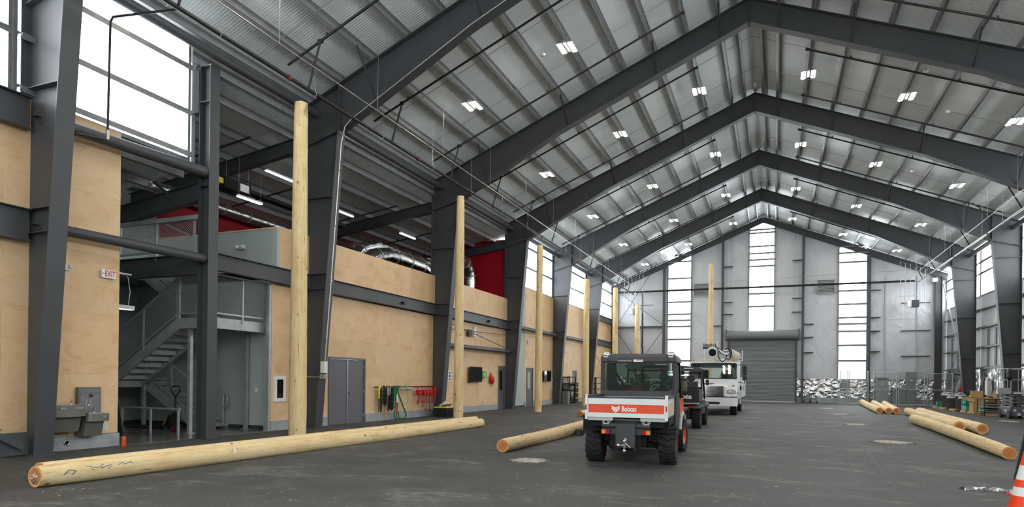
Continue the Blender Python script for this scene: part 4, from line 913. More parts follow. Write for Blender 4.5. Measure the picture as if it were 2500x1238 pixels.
for s, o, row in ((-1, 8.36, 'left outer row'), (-1, 5.14, 'left middle row'), (-1, 1.98, 'left row by the ridge'), (1, 1.98, 'right row by the ridge'), (1, 5.2, 'right middle row'), (1, 8.42, 'right outer row')):
    for i, y in enumerate(LY):
        q = lp if first else dup(lp); first = False
        q.location = (RX+s*o, y, 13.9-SL*o); q['label'] = 'twin bar ceiling lamp, %s from the gable wall in the %s' % (ORD[i], row)
for i, (x, y, l) in enumerate(((-6.9, 19.3, 'nearest white ceiling sensor on the left slope'), (-6.6, 28.6, 'white ceiling sensor on the left slope, second from the front'), (4.6, 25.2, 'white ceiling sensor on the right slope beside the ridge lamp'), (5.8, 27.9, 'white ceiling sensor on the right slope, second from the front'), (5.9, 35.0, 'white ceiling sensor on the right slope, farthest one'))):
    o = abs(x-RX); t = thing('ceiling_sensor', l, 'sensor', (x, y, ztop(o)-.12), group='white ceiling sensors'); M().lathe([(0, 0), (.06, 0), (.08, .03), (.08, .07), (0, .07)], n=16).build('dome', white, t); M().cyl((0, 0, .07), (0, 0, .16), .012, n=6).build('stem', wire, t)
# sprinkler mains
for x, l, nm in ((-10.9, 'long sprinkler main running along the left eave', 'left'), (9.3, 'long sprinkler main running along the right eave', 'right')):
    t = thing('sprinkler_main', l, 'pipe', (x, Y0, 8.7)); M().cyl((x, Y0+.2, 8.7), (x, 53.5, 8.7), .05, n=10).build('pipe', black_pipe if nm == 'left' else stain, t, True)
    m = M(); y = -6.0
    while y < 53: m.cyl((x, y, 8.7), (x, y+.1, 8.7), .068, n=10); y += 6.1
    m.build('coupling', bpy.data.materials.get('rust_red_coupling') or paint('rust_red_coupling', (112, 52, 44), .6), t, True, kind='stuff'); m = M(); y = -5.0
    while y < 53: m.tube([(x, y, 8.62), (x+.06, y, 8.7), (x, y, 8.8), (x, y, ztop(abs(x-RX))+.05)], .007, 5); y += 3.05
    m.build('hanger', wire, t, True, kind='stuff')
for x, l in ((-10.2, 'thin cable conduit above the left sprinkler main'), (8.6, 'thin cable conduit above the right sprinkler main')):
    t = thing('cable_conduit', l, 'conduit', (x, Y0, 8.85)); M().cyl((x, Y0+.2, 8.85), (x, 53.2, 8.85), .016, n=6).build('pipe', stain, t, True); m = M(); y = -4.0
    while y < 53: m.tube([(x, y, 8.84), (x, y, ztop(abs(x-RX))+.05)], .006, 4); y += 3.81
    m.build('hanger', wire, t, True, kind='stuff')
ORD2 = ORD+['ninth', 'tenth', 'eleventh', 'twelfth', 'thirteenth', 'fourteenth', 'fifteenth']
BY = [13.0+3.81*i for i in range(-4, 11)]
n_ = 0
for s, side in ((-1, 'left'), (1, 'right')):
    for i, y in enumerate(BY):
        t = thing('sprinkler_branch', 'black sprinkler pipe under the %s roof slope, %s from the gable wall' % (side, ORD2[len(BY)-1-i]), 'pipe', (RX, y, 12), group='sprinkler branches, %s slope' % side)
        f = lambda o: (RX+s*o, y, 13.78-SL*o)
        M().cyl(f(1.88), f(10.6), .032, n=8).build('pipe', black_pipe, t, True)
        m = M(); m.cyl(f(1.80), f(1.92), .05, n=8)
        o = 3.2
        while o < 10.6: p = Vector(f(o)); m.cyl(p, p+Z_*.1, .022, n=6); m.cyl(p-Z_*.005, p+Z_*.02, .045, n=6); o += 3.1
        m.build('sprinkler_head', black_pipe, t, True, kind='stuff')
        xm = -10.9 if s < 0 else 9.3
        p = Vector(f(9.6)); m = M(); m.tube([p, (xm+s*-.05, y, 8.72)], .028, 8); m.cyl(p-X_*.06, p+X_*.06, .055, n=8); m.build('drop_pipe', black_pipe, t, True)
        m = M(); o = 2.0
        for o in OFFS[2:10:2]: p = Vector(f(o)); m.tube([p, p+Z_*.55], .006, 4)
        m.build('hanger', wire, t, True, kind='stuff')
t = thing('sprinkler_cross_main', 'black sprinkler pipe crossing the gable wall', 'pipe', (RX, 53.55, 8.92)); M().cyl((-12.2, 53.55, 8.9), (9.3, 53.55, 8.9), .075, n=10).build('pipe', black_pipe, t, True)
M().tube([(-10.15, 53.55, 8.9), (-10.15, 53.55, 4.3), (-10.1, 53.5, 4.1), (-10.1, 53.5, .05)], .07, 8).build('riser', black_pipe, t, True); m = M(); m.box(-10.9, -9.3, 53.5, 53.56, 7.75, 7.79); m.build('bracket', steel, t, True)
m = M()
for x in (-8, -4.5, -1, 2.6, 6.0): m.cyl((x-.06, 53.55, 8.9), (x+.06, 53.55, 8.9), .095, n=10)
m.build('coupling', black, t, True, kind='stuff')
t = thing('cable_run', 'thin steel cable line across the gable wall', 'cable', (RX, 53.6, 9.5)); M().tube([(-8.3, 53.7, 9.35), (2, 53.7, 9.6), (9.2, 53.7, 9.7)], .014, 5).build('cable', wire, t, True)
# hanging pipe racks with heater boxes in the far corners
for x, l in ((-10.65, 'left hanging grey heater box with white drop pipes'), (8.9, 'right hanging grey heater box with white drop pipes')):
    t = thing('hanging_heater', l, 'heater', (x, 52.4, 7.1)); M().box(-.05, .38, -.25, .25, -.2, .28).build('casing', elec if x < 0 else dgrey, t); M().box(-.32, -.06, -.2, .2, -.18, .26).build('control_box', white, t)
    m = M()
    for i in range(6): m.cyl((-.75+i*.3, -.1+.06*(i % 2), .3 if 1 < i < 5 else -.1), (-.75+i*.3, -.1+.06*(i % 2), 13.9-SL*abs(x-.75+i*.3-RX)-7.1), .024 if i % 2 else .016, n=8)
    m.build('drop_pipe', lgrey, t); m = M(); m.tube([(-1.0, 0, -.1), (-1.0, 0, .5), (-.9, 0, .6), (.3, 0, .6)], .02); m.tube([(.3, 0, -.2), (.3, 0, -.9), (.2, 0, -1.0), (-1.4, 0, -1.0)], .02); m.build('gas_pipe', lgrey, t)
    m = M()
    for i in range(4): m.tube([(-.9+i*.5, -.2, 2.2+.2*i if x < 0 else 2.8-.2*i), (-.4+i*.5, .3, 2.9+.2*i if x < 0 else 3.2-.2*i)], .02, 5)
    m.build('brace', steel, t)
# louvres
for x0, x1, z0, z1, l in ((-6.11, -4.92, 8.37, 9.41, 'grey louvred vent left of the tall pole in the gable wall'), (2.94, 4.14, 8.27, 9.31, 'pale louvred vent right of the gable post')):
    t = thing('louvre_vent', l, 'vent', ((x0+x1)/2, Y1-.1, z0)); w = x1-x0; h = z1-z0; m = M(); m.box(-w/2, -w/2+.04, -.12, .04, 0, h); m.box(w/2-.04, w/2, -.12, .04, 0, h); m.box(-w/2, w/2, -.12, .04, 0, .04); m.box(-w/2, w/2, -.12, .04, h-.04, h); m.build('vent_frame', galv, t)
    for i in range(9): z = .06+i*(h-.1)/9; M().bar((-w/2+.03, -.05, z+.04), (w/2-.03, -.05, z+.04), .012, .11, up=Vector((0, .7, .7))).build('blade', lgrey, t)
    M().box(-w/2, w/2, .02, .04, 0, h).build('backing', dgrey, t)
# roller shutter
d = thing('door_10', 'large grey roller shutter in the gable wall', None, (-.93, Y1-.1, 0), kind='structure')
m = M(); nz = 44; H = 4.85
for i in range(nz):
    z = .06+(H-.06)*i/nz; dz = (H-.06)/nz; m.add([(-3.36, Y1-.11, z), (1.5, Y1-.11, z), (1.5, Y1-.135, z+dz*.25), (-3.36, Y1-.135, z+dz*.25), (1.5, Y1-.135, z+dz*.75), (-3.36, Y1-.135, z+dz*.75), (1.5, Y1-.11, z+dz), (-3.36, Y1-.11, z+dz)], [(0, 1, 2, 3), (3, 2, 4, 5), (5, 4, 6, 7)])
m.build('curtain', shutter, d, True); M().box(-3.36, 1.5, Y1-.16, Y1-.1, .0, .07).build('bottom_bar', stain, d, True)
for a, b in ((-3.46, -3.34), (1.48, 1.6)): M().box(a, b, Y1-.2, Y1-.08, 0, 5.0).build('guide_rail', steel, d, True)
m = M(); m.cyl((-3.52, Y1-.36, 5.2), (1.68, Y1-.36, 5.2), .36, n=28); m.box(-3.52, 1.68, Y1-.36, Y1-.05, 4.86, 5.56); m.build('hood', shutter, d, True)
m = M()
for a in (-3.58, 1.66): m.box(a, a+.08, Y1-.7, Y1-.05, 4.8, 5.62)
m.build('end_bracket', steel, d, True)
t = thing('sprinkler_drop', 'thin dark pipe dropping beside the nearest column to the round strut', 'pipe', (-12.2, 8.75, 6.1)); M().tube([(-10.9, 9.3, 8.72), (-12.15, 8.8, 8.55), (-12.2, 8.78, 8.45), (-12.2, 8.75, 6.2), (-12.22, 8.72, 6.1), (-12.3, 8.2, 6.05)], .024, 8).build('pipe', black_pipe, t, True); M().cyl((-12.2, 8.75, 6.12), (-12.2, 8.75, 6.3), .035, n=8).build('fitting', stain, t, True)
# ================================================================ LOGS, POLES AND THINGS ON THE FLOOR
def log_mesh(L, r0, r1, name, seg=22, n=28, bow=.03, seed=0):
    rnd = random.Random(seed); m = M(); vs = []; fs = []; ph = rnd.uniform(0, 6.28); lob = [(rnd.uniform(.0, .03), rnd.randint(2, 4), rnd.uniform(0, 6.28)) for _ in range(3)]
    for i in range(seg+1):
        f = i/seg; r = r0+(r1-r0)*f; bx = bow*math.sin(math.pi*f)*math.cos(ph); by = bow*math.sin(math.pi*f)*math.sin(ph); q = 1+rnd.uniform(-.012, .012)
        e = .94 if i in (0, seg) else 1
        for j in range(n):
            t = 2*math.pi*j/n; rr = r*q*e*(1+sum(a*math.cos(k*t+p+f*2) for a, k, p in lob))
            vs.append((bx+rr*math.cos(t), by+rr*math.sin(t), L*f))
    for i in range(seg):
        for j in range(n): fs.append((i*n+j, i*n+(j+1) % n, (i+1)*n+(j+1) % n, (i+1)*n+j))
    m.add(vs, fs, 0, True); ends = []
    for i, k in ((0, -1), (seg, 1)):
        e = M(); ring = [Vector(v)+Vector((0, 0, k*.002)) for v in vs[i*n:(i+1)*n]]; c = sum(ring, Vector())/n
        e.add([tuple(c)]+[tuple(v) for v in ring], [((0, 1+(j+1) % n, 1+j) if k < 0 else (0, 1+j, 1+(j+1) % n)) for j in range(n)]); ends.append(e)
    return m, ends
def log(name, label, a, b, r0, r1, seed, cat='log', group=None):
    a, b = Vector(a), Vector(b); d = b-a; m, ends = log_mesh(d.length, r0, r1, name, seed=seed, bow=.0 if cat == 'pole' else .025)
    o = m.build(name, logm); o.rotation_mode = 'QUATERNION'; o.rotation_quaternion = Z_.rotation_difference(d.normalized()); o.location = a; tag(o, label, cat, group)
    for e in ends: e.build('cut_end', logend, o, label='sawn log end with orange heartwood')
    return o
def ground_log(label, p, q, r0, r1, seed): return log('wooden_log', label, (p[0], p[1], r0*.96), (q[0], q[1], r1*.96), r0, r1, seed, group='peeled pine logs lying on the asphalt')
lA = ground_log('long peeled log lying nearest the camera on the left', (-8.93, 5.48), (-8.52, 18.45), .152, .135, 1)
lB = ground_log('peeled log lying just behind the nearest long log', (-9.27, 5.75), (-9.12, 19.3), .15, .14, 2)
lC = ground_log('peeled log pointing at the rear wheel of the utility vehicle', (-5.12, 12.15), (-5.15, 18.7), .14, .175, 3)
ground_log('thin peeled log, left one of the pair behind the utility vehicle', (-7.38, 25.6), (-7.9, 36.5), .13, .14, 4); ground_log('thick peeled log, right one of the pair behind the utility vehicle', (-6.85, 25.3), (-7.2, 36.5), .17, .18, 5)
ground_log('peeled log on the right reaching closest to the traffic cone', (4.38, 15.75), (4.98, 28.8), .135, .18, 6)
ground_log('second peeled log from the front on the right, left one', (5.45, 24.3), (6.12, 36.9), .18, .18, 7); ground_log('peeled log on the right, right one of the middle pair', (5.86, 23.5), (6.72, 37.4), .17, .18, 8)
ground_log('leftmost log of the far group of three on the right', (4.93, 37.1), (5.8, 52.0), .165, .2, 9); ground_log('middle log of the far group of three on the right', (5.29, 36.8), (6.4, 51.0), .168, .19, 10); ground_log('rightmost log of the far group of three on the right', (5.65, 36.9), (7.0, 50.6), .172, .18, 11)
def mark(o, pts, mat, r=.008, name='paint_mark'):   # scrawled crayon strokes on the log, in world coordinates
    m = M(); m.tube(SP(pts, 4), r, 5); w = m.build(name, mat, o); w.parent = None; bpy.context.view_layer.update(); w.parent = o; w.matrix_parent_inverse = o.matrix_world.inverted()
bluech = paint('blue_crayon', (60, 110, 130), .8); whch = paint('white_crayon', (236, 232, 222), .8)
def on_log(y, ang, ax=-8.93, ay=5.48, sl=.0316, r=.153): x = ax+(y-ay)*sl; return (x+r*math.cos(ang), y, .147+r*math.sin(ang))
for pts in ([(6.15, .1), (6.05, .5), (6.2, .3), (6.3, .55), (6.25, .2), (6.4, .4), (6.35, .05)], [(6.5, .3), (6.58, .5), (6.6, .3), (6.7, .45), (6.72, .25)], [(5.75, .0), (5.82, .35), (5.9, .2), (5.85, -.1)]): mark(lA, [on_log(y, a) for y, a in pts], bluech, .006)
mark(lA, [on_log(8.6, .75), on_log(8.62, .35), on_log(8.6, .0)], whch, .016)
mark(lA, [(-8.98, 5.472, .17), (-9.0, 5.47, .13), (-8.96, 5.47, .12), (-8.94, 5.47, .16), (-8.97, 5.47, .175)], whch, .006); mark(lA, [(-8.92, 5.47, .20), (-8.91, 5.47, .13), (-8.88, 5.47, .17), (-8.87, 5.47, .13)], whch, .006)
mark(lA, [(-8.99, 5.472, .10), (-8.95, 5.472, .06), (-8.90, 5.472, .10), (-8.87, 5.472, .05)], bluech, .005)
PG = 'standing wooden utility poles'
def pole(label, x, y, h, r0, r1, seed):
    o = log('wooden_pole', label, (x, y, -.02), (x, y, h), r0, r1, seed, 'pole', PG)
    return o
pole('tallest nearest wooden pole standing left of the conduit column', -11.4, 13.38, 8.57, .225, .165, 21); p2_ = pole('wooden pole standing beside the black storage tote', -10.62, 21.0, 8.12, .185, .14, 22)
pole('wooden pole standing in front of the far television', -10.2, 28.4, 7.78, .17, .15, 23); pole('wooden pole standing behind the utility vehicle tailgate', -10.0, 35.85, 7.3, .19, .16, 24)
pole('wooden pole standing in the left far corner', -10.05, 43.3, 7.82, .2, .17, 25); pole('wooden pole in front of the gable cross bracing', -10.05, 50.9, 7.59, .2, .18, 26); pole('tall wooden pole rising behind the white truck', -3.82, 43.3, 9.1, .19, .14, 27)
mark(p2_, [(-10.56+.03*math.cos(t), 21.0-.187, .42+.03*math.sin(t)) for t in (.8, 1.8, 3.1, 4.4, 5.4)], whch, .008); mark(p2_, [(-10.53, 20.81, .34), (-10.58, 20.81, .34), (-10.57, 20.81, .30), (-10.53, 20.81, .27), (-10.58, 20.81, .24)], whch, .008)
def m_gravel():
    k = N('pale_gravel'); v = k.n('ShaderNodeTexVoronoi'); v.inputs['Scale'].default_value = 45; k.l(k.coord(), v.inputs['Vector']); n = k.noise(k.coord(), 9, 4)
    col = k.mix(.5, k.ramp(v.outputs['Color'], [(.2, lin(120, 112, 98)), (.8, lin(226, 220, 204))]), k.ramp(n, [(.35, lin(140, 132, 116)), (.65, lin(222, 214, 196))])); k.bump(v.outputs['Distance'], .8, .02)
    mp = k.n('ShaderNodeMapping'); mp.inputs['Location'].default_value = (-1, -1, 0); mp.inputs['Scale'].default_value = (2, 2, 0); tc = k.n('ShaderNodeTexCoord'); k.l(tc.outputs['Generated'], mp.inputs['Vector'])
    gr = k.n('ShaderNodeTexGradient', gradient_type='SPHERICAL'); k.l(mp.outputs[0], gr.inputs['Vector']); e = k.mix(.5, gr.outputs['Fac'], k.noise(k.coord(), 14, 4))
    col = k.mix(k.ramp(e, [(.30, grey4(0)), (.46, grey4(1))]), lin(72, 73, 71), col); return k.set(col, .9)
gravelm = m_gravel()
for (x, y, rx, ry, l) in ((-4.17, 11.13, .42, .45, 'pale gravel patch on the asphalt left of the utility vehicle'), (2.8, 19.0, .55, .6, 'round pale gravel patch in the middle of the right lane'), (2.78, 26.5, .45, .6, 'pale gravel patch beside the far end of the right logs'), (2.88, 34.8, .5, .7, 'small pale gravel patch farther down the right lane'), (2.9, 42.5, .5, .8, 'farthest pale gravel patch in the right lane'), (-10.2, 28.4, .36, .45, 'ring of pale sawdust around the pole by the far television'), (9.0, 32.5, .4, .9, 'pale gravel patch near the scissor lift')):
    rnd = random.Random(int(x*100+y)); m = M(); n = 40; vs = [(0, 0, .012)]; fs = []; K = 7
    for i in range(1, K+1):
        for j in range(n):
            t = 2*math.pi*j/n; f = i/K*(1+(.10*math.sin(3*t+x)+.07*math.sin(7*t+y)+rnd.uniform(-.05, .05))*(i/K)); vs.append((rx*f*math.cos(t), ry*f*math.sin(t), rnd.uniform(.003, .016) if i < K else .001))
    for j in range(n): fs.append((0, 1+j, 1+(j+1) % n))
    for i in range(K-1):
        for j in range(n): fs.append((1+i*n+j, 1+(i+1)*n+j, 1+(i+1)*n+(j+1) % n, 1+i*n+(j+1) % n))
    m.add(vs, fs); g = None
    o = m.build('gravel_patch', gravelm); o.location = (x, y, 0); tag(o, l, 'gravel')
# crumpled plastic sheet by the cone
m = M(); n = 16; k = 5; vs = []; fs = []; rnd = random.Random(5)
for i in range(n+1):
    for j in range(k+1): vs.append((-.36+.72*i/n+rnd.uniform(-.03, .03), -.10+.24*j/k*(1-.6*abs(i/n-.5))+rnd.uniform(-.03, .03), rnd.uniform(.004, .05) if 0 < j < k else .004))
for i in range(n):
    for j in range(k): q = i*(k+1)+j; fs.append((q, q+k+1, q+k+2, q+1))
foilk = N('clear_plastic_film'); foilk.set(grey4(.30), .18, .6)
o = m.add(vs, fs).build('plastic_film', foilk.m); o.location = (2.85, 11.0, 0); o.rotation_euler = (0, 0, .1); tag(o, 'crumpled shiny plastic film lying on the floor by the cone', 'plastic film')
# traffic cone and sign stand at the right edge
t = thing('traffic_cone', 'orange traffic cone with white bands at the right edge', 'cone', (2.735, 9.19, 0)); M().rbox(-.2, .2, -.2, .2, 0, .035, .04).build('base', hivis, t)
z = .035; R = lambda z: .165*(1-(z-.035)/.75)+.028
for z0, z1, mt, nm in ((.035, .215, hivis, 'cone_section'), (.215, .315, white, 'reflective_band'), (.315, .40, hivis, 'cone_section'), (.40, .565, white, 'reflective_band'), (.565, .72, hivis, 'cone_section')): M().lathe([(R(z0), z0), (R(z1), z1)], n=28).build(nm, mt, t)
M().lathe([(R(.72), .72), (R(.72)-.012, .73), (0, .73)], n=28).build('tip', hivis, t)
t = thing('sign_stand', 'black folding sign stand leg behind the traffic cone', 'sign stand', (3.56, 12.5, 0)); M().bar((0, 0, 0), (.2, 0, 1.12), .045, .045).build('leg', black, t); M().bar((.75, 0, 0), (.25, 0, 1.12), .045, .045).build('leg', black, t); M().bar((.12, 0, .55), (.5, 0, .55), .03, .03).build('crossbar', black, t)
t = thing('marker_flag', 'small orange plastic marker lying beside the cone', 'marker', (3.03, 10.72, 0)); M().bar((-.06, .05, .01), (.2, -.05, .03), .07, .02).build('blade', hivis, t); M().bar((.0, .1, .01), (.12, .0, .09), .05, .02).build('blade', hivis, t)
m = M(); pts_ = [(2.0, 33), (1.98, 28), (1.86, 23.1), (1.92, 19.1), (1.93, 16.8), (1.72, 12.6), (1.70, 11.1), (1.72, 8)]
for (xa, ya), (xb, yb) in zip(pts_, pts_[1:]): m.add([(xa-.03, ya, .0015), (xa+.03, ya, .0015), (xb+.03, yb, .0015), (xb-.03, yb, .0015)], [(0, 3, 2, 1)])
m.build('asphalt_seam', paint('bitumen_seam', (58, 58, 57), .6), floor)
# wheel chock under the log
t = M().prism([(-.16, 0), (.16, 0), (.12, .12), (-.02, .16)], 'yz', -.1, .1).build('wheel_chock', black); t.location = (-4.9, 16.9, 0); tag(t, 'black wheel chock wedged against the log', 'chock')
# ================================================================ VEHICLES
def wheel(t, x, y, r, w, rim, side, name='wheel', turn=0, lugs=18, chev=True, rr=.52):
    """a wheel: rubber tyre with tread lugs, rim and hub"""
    e = bpy.data.objects.new(name, None); COL.objects.link(e); e.parent = t; e.location = (x, y, r); e.rotation_euler = (0, 0, turn)
    rc = r-.03; m = M(); prof = [(r*rr, -w*.42), (r*.72, -w*.5), (rc*.93, -w*.5), (rc, -w*.40), (rc, w*.40), (rc*.93, w*.5), (r*.72, w*.5), (r*rr, w*.42)]
    m.lathe(prof, (0, 0, 0), 36, X_); m.build('tyre', rubber, e)
    m = M()
    for i in range(lugs):
        for s in (-1, 1):
            a = 2*math.pi*(i+(.25 if s > 0 else 0))/lugs; da = 2*math.pi/lugs*.45
            def P(xx, aa, rad): return (xx, rad*math.cos(aa), rad*math.sin(aa))
            d = da*.9 if chev else 0
            pts_ = [(s*w*.50, a, rc-.025), (s*w*.50, a+da, rc-.025), (s*w*.28, a+d*.2, rc), (s*w*.28, a+da+d*.2, rc), (-s*w*.02, a+d, rc), (-s*w*.02, a+da+d, rc)]
            lo = [P(*p) for p in pts_]; hi = [P(p[0], p[1], p[2]+(.034 if k > 1 else .05)) for k, p in enumerate(pts_)]
            m.add(lo+hi, [(6, 7, 9, 8), (8, 9, 11, 10), (0, 2, 8, 6), (2, 4, 10, 8), (1, 7, 9, 3), (3, 9, 11, 5), (4, 5, 11, 10), (0, 6, 7, 1)])
    m.build('tread', rubber, e)
    m = M(); q = side; m.lathe([(r*rr, q*w*.42), (r*rr*.92, q*w*.40), (r*rr*.84, q*w*.12), (r*.3, q*w*.10), (r*.22, q*w*.2), (0, q*w*.2)], (0, 0, 0), 28, X_); m.lathe([(r*rr, -q*w*.42), (r*rr*.8, -q*w*.2), (0, -q*w*.2)], (0, 0, 0), 20, X_); m.build('rim', rim, e)
    m = M()
    for i in range(6): a = i*math.pi/3; m.cyl((q*w*.08, r*.33*math.cos(a), r*.33*math.sin(a)), (q*w*.17, r*.33*math.cos(a), r*.33*math.sin(a)), .016, n=6)
    m.build('lug_nut', dgrey, e); return e
# ---- white and orange utility work machine, seen from behind
bc = thing('utility_work_machine', 'white and orange utility work machine with cargo box, seen from behind', 'utility vehicle', (-2.40, 11.78, 0), math.radians(3.4))
for x, y, s, tn in ((-.655, 0, -1, 0), (.655, 0, 1, 0), (-.655, 2.32, -1, -.12), (.655, 2.32, 1, -.12)): wheel(bc, x, y, .345, .29, orange, s, turn=tn)
def B(nm, mt, *boxes, r=None, **k):
    m = M()
    for b in boxes: (m.rbox(*b, r=r) if r else m.box(*b))
    return m.build(nm, mt, bc, **k)
# cargo box
cb = B('cargo_box', offwhite, (-.70, -.66, -.74, .66, .86, 1.19), (.66, .70, -.74, .66, .86, 1.19), (-.7, .7, .62, .66, .86, 1.19), (-.7, .7, -.74, .66, .86, .885))
M().box(.7, .704, -.55, .3, .92, 1.1).build('side_decal', bpy.data.materials.get('tan_decal') or paint('tan_decal', (214, 186, 148), .5), cb)
tg = M(); tg.box(-.66, .66, -.80, -.755, .86, .935); tg.box(-.66, .66, -.80, -.755, 1.085, 1.185); tg.box(-.66, -.645, -.80, -.755, .93, 1.09); tg.box(.645, .66, -.80, -.755, .93, 1.09); tg.box(-.655, .655, -.785, -.755, .93, 1.09); tg = tg.build('tailgate', offwhite, bc)
M().box(-.643, .643, -.795, -.786, .937, 1.083).build('orange_panel', orange, tg)
text('Bobcat', .122, white, tg, (.055, -.797, 1.005), (math.pi/2, 0, 0), .001, sx=.74, off=.0032)
hd = M(); pts_ = [(-.085, .06), (-.06, .052), (-.03, .03), (.03, .03), (.06, .052), (.085, .06), (.075, .015), (.085, -.01), (.06, -.02), (.045, -.05), (.015, -.062), (.012, -.075), (-.012, -.075), (-.015, -.062), (-.045, -.05), (-.06, -.02), (-.085, -.01), (-.075, .015)]
hd.prism([(x*.85, z*.85) for x, z in pts_], 'xz', -.002, 0); hd = hd.build('wildcat_emblem', white, tg); hd.location = (-.17, -.796, 1.01)
m = M(); m.prism([(-.045, .008), (-.012, -.004), (-.035, -.008)], 'xz', -.0035, -.002); m.prism([(.045, .008), (.012, -.004), (.035, -.008)], 'xz', -.0035, -.002); m.prism([(-.012, -.025), (.012, -.025), (0, -.04)], 'xz', -.0035, -.002); m.build('emblem_detail', orange, hd)
B('box_liner', dgrey, (-.655, .655, -.74, .615, .888, .90), (-.655, .655, .595, .615, .90, 1.185), (-.658, -.645, -.74, .59, .90, 1.185), (.645, .658, -.74, .59, .90, 1.185), (-.64, .64, -.752, -.742, .90, 1.18))
B('box_rail', dgrey, (-.72, -.64, -.78, .68, 1.19, 1.235), (.64, .72, -.78, .68, 1.19, 1.235), (-.72, .72, -.80, -.74, 1.185, 1.215))
B('corner_post', offwhite, (-.70, -.66, -.82, -.76, .82, 1.25), (.66, .71, -.82, -.76, .82, 1.25))
for s in (-1, 1): B('side_marker', redlens, (s*.685-.012, s*.685+.012, -.828, -.82, .98, 1.07))
B('box_sill', lgrey, (-.66, -.22, -.79, -.74, .80, .855)); B('box_sill', lgrey, (.25, .68, -.79, -.74, .80, .855)); B('box_underframe', blackm, (-.62, .62, -.7, .7, .70, .86))
for s in (-1, 1):
    m = M(); x = s*.345
    for q in (-.045, .045): m.bar((x+q, -.72, .70), (x+q, -.72, .86), .02, .05)
    m.cyl((x-.05, -.73, .74), (x+.05, -.73, .74), .02); m.build('box_hinge', lgrey, bc)
m = M(); m.tube([(-.26, -.72, .70), (-.27, -.72, .82), (.27, -.72, .82), (.26, -.72, .70)], .014); m.build('hoop_bar', mgrey, bc)
# rear crossmember, lights, tow plate
m = M(); m.cyl((-.415, -.70, .715), (.415, -.70, .715), .055, n=16); m.box(-.415, .415, -.72, -.6, .56, .70); m.build('rear_crossmember', dgrey, bc)
for s in (-1, 1):
    e = B('tail_lamp', black, (s*.345-.075, s*.345+.075, -.765, -.72, .57, .645))
    M().box(s*.38-.035, s*.38+.035, -.775, -.765, .575, .64).build('amber_lens', amber, e); M().box(s*.315-.035, s*.315+.035, -.775, -.765, .575, .64).build('red_lens', redlens, e)
m = M(); m.prism([(-.155, .75), (.155, .75), (.155, .42), (.14, .34), (-.14, .34), (-.155, .42)], 'xz', -.80, -.77); m.box(-.165, -.155, -.81, -.72, .36, .78); m.box(.155, .165, -.81, -.72, .30, .78); m.build('tow_plate', dgrey, bc)
m = M(); m.prism([(-.3, .74), (.3, .74), (.16, .82), (-.12, .82)], 'xz', -.70, -.5); m.build('exhaust_shield', dgrey, bc)
m = M(); m.box(-.03, .03, -.90, -.80, .36, .42); m.box(-.012, .03, -.835, -.8, .42, .52); m.cyl((-.09, -.89, .39), (.0, -.89, .39), .018); m.sph((-.105, -.89, .39), .033); m.cyl((0, -.89, .39), (0, -.89, .31), .018); m.sph((0, -.89, .30), .033); m.cyl((0, -.89, .4), (0, -.89, .46), .018); m.sph((0, -.89, .465), .03); m.tube([(.03, -.88, .42), (.07, -.88, .38), (.1, -.87, .36)], .009); m.build('tow_ball_mount', chrome, bc)
# chassis, axle and springs
m = M(); m.box(-.3, .3, -.6, 2.9, .34, .62); m.cyl((-.55, 0, .345), (.55, 0, .345), .06); m.cyl((-.55, 2.32, .345), (.55, 2.32, .345), .06); m.bar((-.55, -.05, .28), (-.15, -.1, .40), .08, .06); m.bar((.55, -.05, .28), (.15, -.1, .40), .08, .06); m.box(-.25, .25, -.7, -.55, .27, .6); m.build('chassis', blackm, bc)
for s in (-1, 1):
    m = M(); m.tube([(s*.43+.045*math.cos(t*1.2), -.15+.045*math.sin(t*1.2), .38+t*.011) for t in range(34)], .012, 5); m.build('coil_spring', dgrey, bc)
for s in (-1, 1):
    m = M(); m.prism([(-.45, .70), (.45, .70), (.45, .62), (.3, .74), (-.3, .74), (-.45, .62)] if False else [(-.5, .86), (.5, .86), (.5, .5), (.44, .72), (-.44, .72), (-.5, .6)], 'yz', s*.62-.18 if s < 0 else .44, s*.62+.18 if s < 0 else .80 if False else .70); m.build('rear_fender', blackm, bc)
# cab
def post(nm, mt, *segs, w=.07):
    m = M()
    for a, b in segs: m.bar(a, b, w, w, up=X_)
    return m.build(nm, mt, bc)
post('cab_frame', black, ((-.69, .72, .9), (-.69, .76, 1.92)), ((.69, .72, .9), (.69, .76, 1.92)), ((-.69, 2.35, 1.0), (-.66, 1.95, 1.92)), ((.69, 2.35, 1.0), (.66, 1.95, 1.92)), ((-.69, .72, 1.27), (.69, .72, 1.27)), ((-.69, .74, 1.87), (.69, .74, 1.87)), ((-.66, 1.97, 1.9), (.66, 1.97, 1.9)), ((-.69, .75, 1.9), (-.66, 1.95, 1.9)), ((.69, .75, 1.9), (.66, 1.95, 1.9)))
m = M(); m.box(-.72, .72, .68, .76, .88, 1.30); m.bar((-.71, .67, 1.02), (.71, .67, 1.02), .06, .03); m.build('rear_bulkhead', dgrey, bc)
rf = M(); vs = []
for z, ins, y0, y1 in ((1.87, .0, .66, 2.02), (1.95, .0, .66, 2.02), (2.02, .06, .78, 1.95)): vs += [(-.72+ins, y0, z), (.72-ins, y0, z), (.72-ins, y1, z), (-.72+ins, y1, z)]
rf.add(vs, [(3, 2, 1, 0), (0, 1, 5, 4), (1, 2, 6, 5), (2, 3, 7, 6), (3, 0, 4, 7), (4, 5, 9, 8), (5, 6, 10, 9), (6, 7, 11, 10), (7, 4, 8, 11), (8, 9, 10, 11)]); rf = rf.build('roof', dgrey, bc)
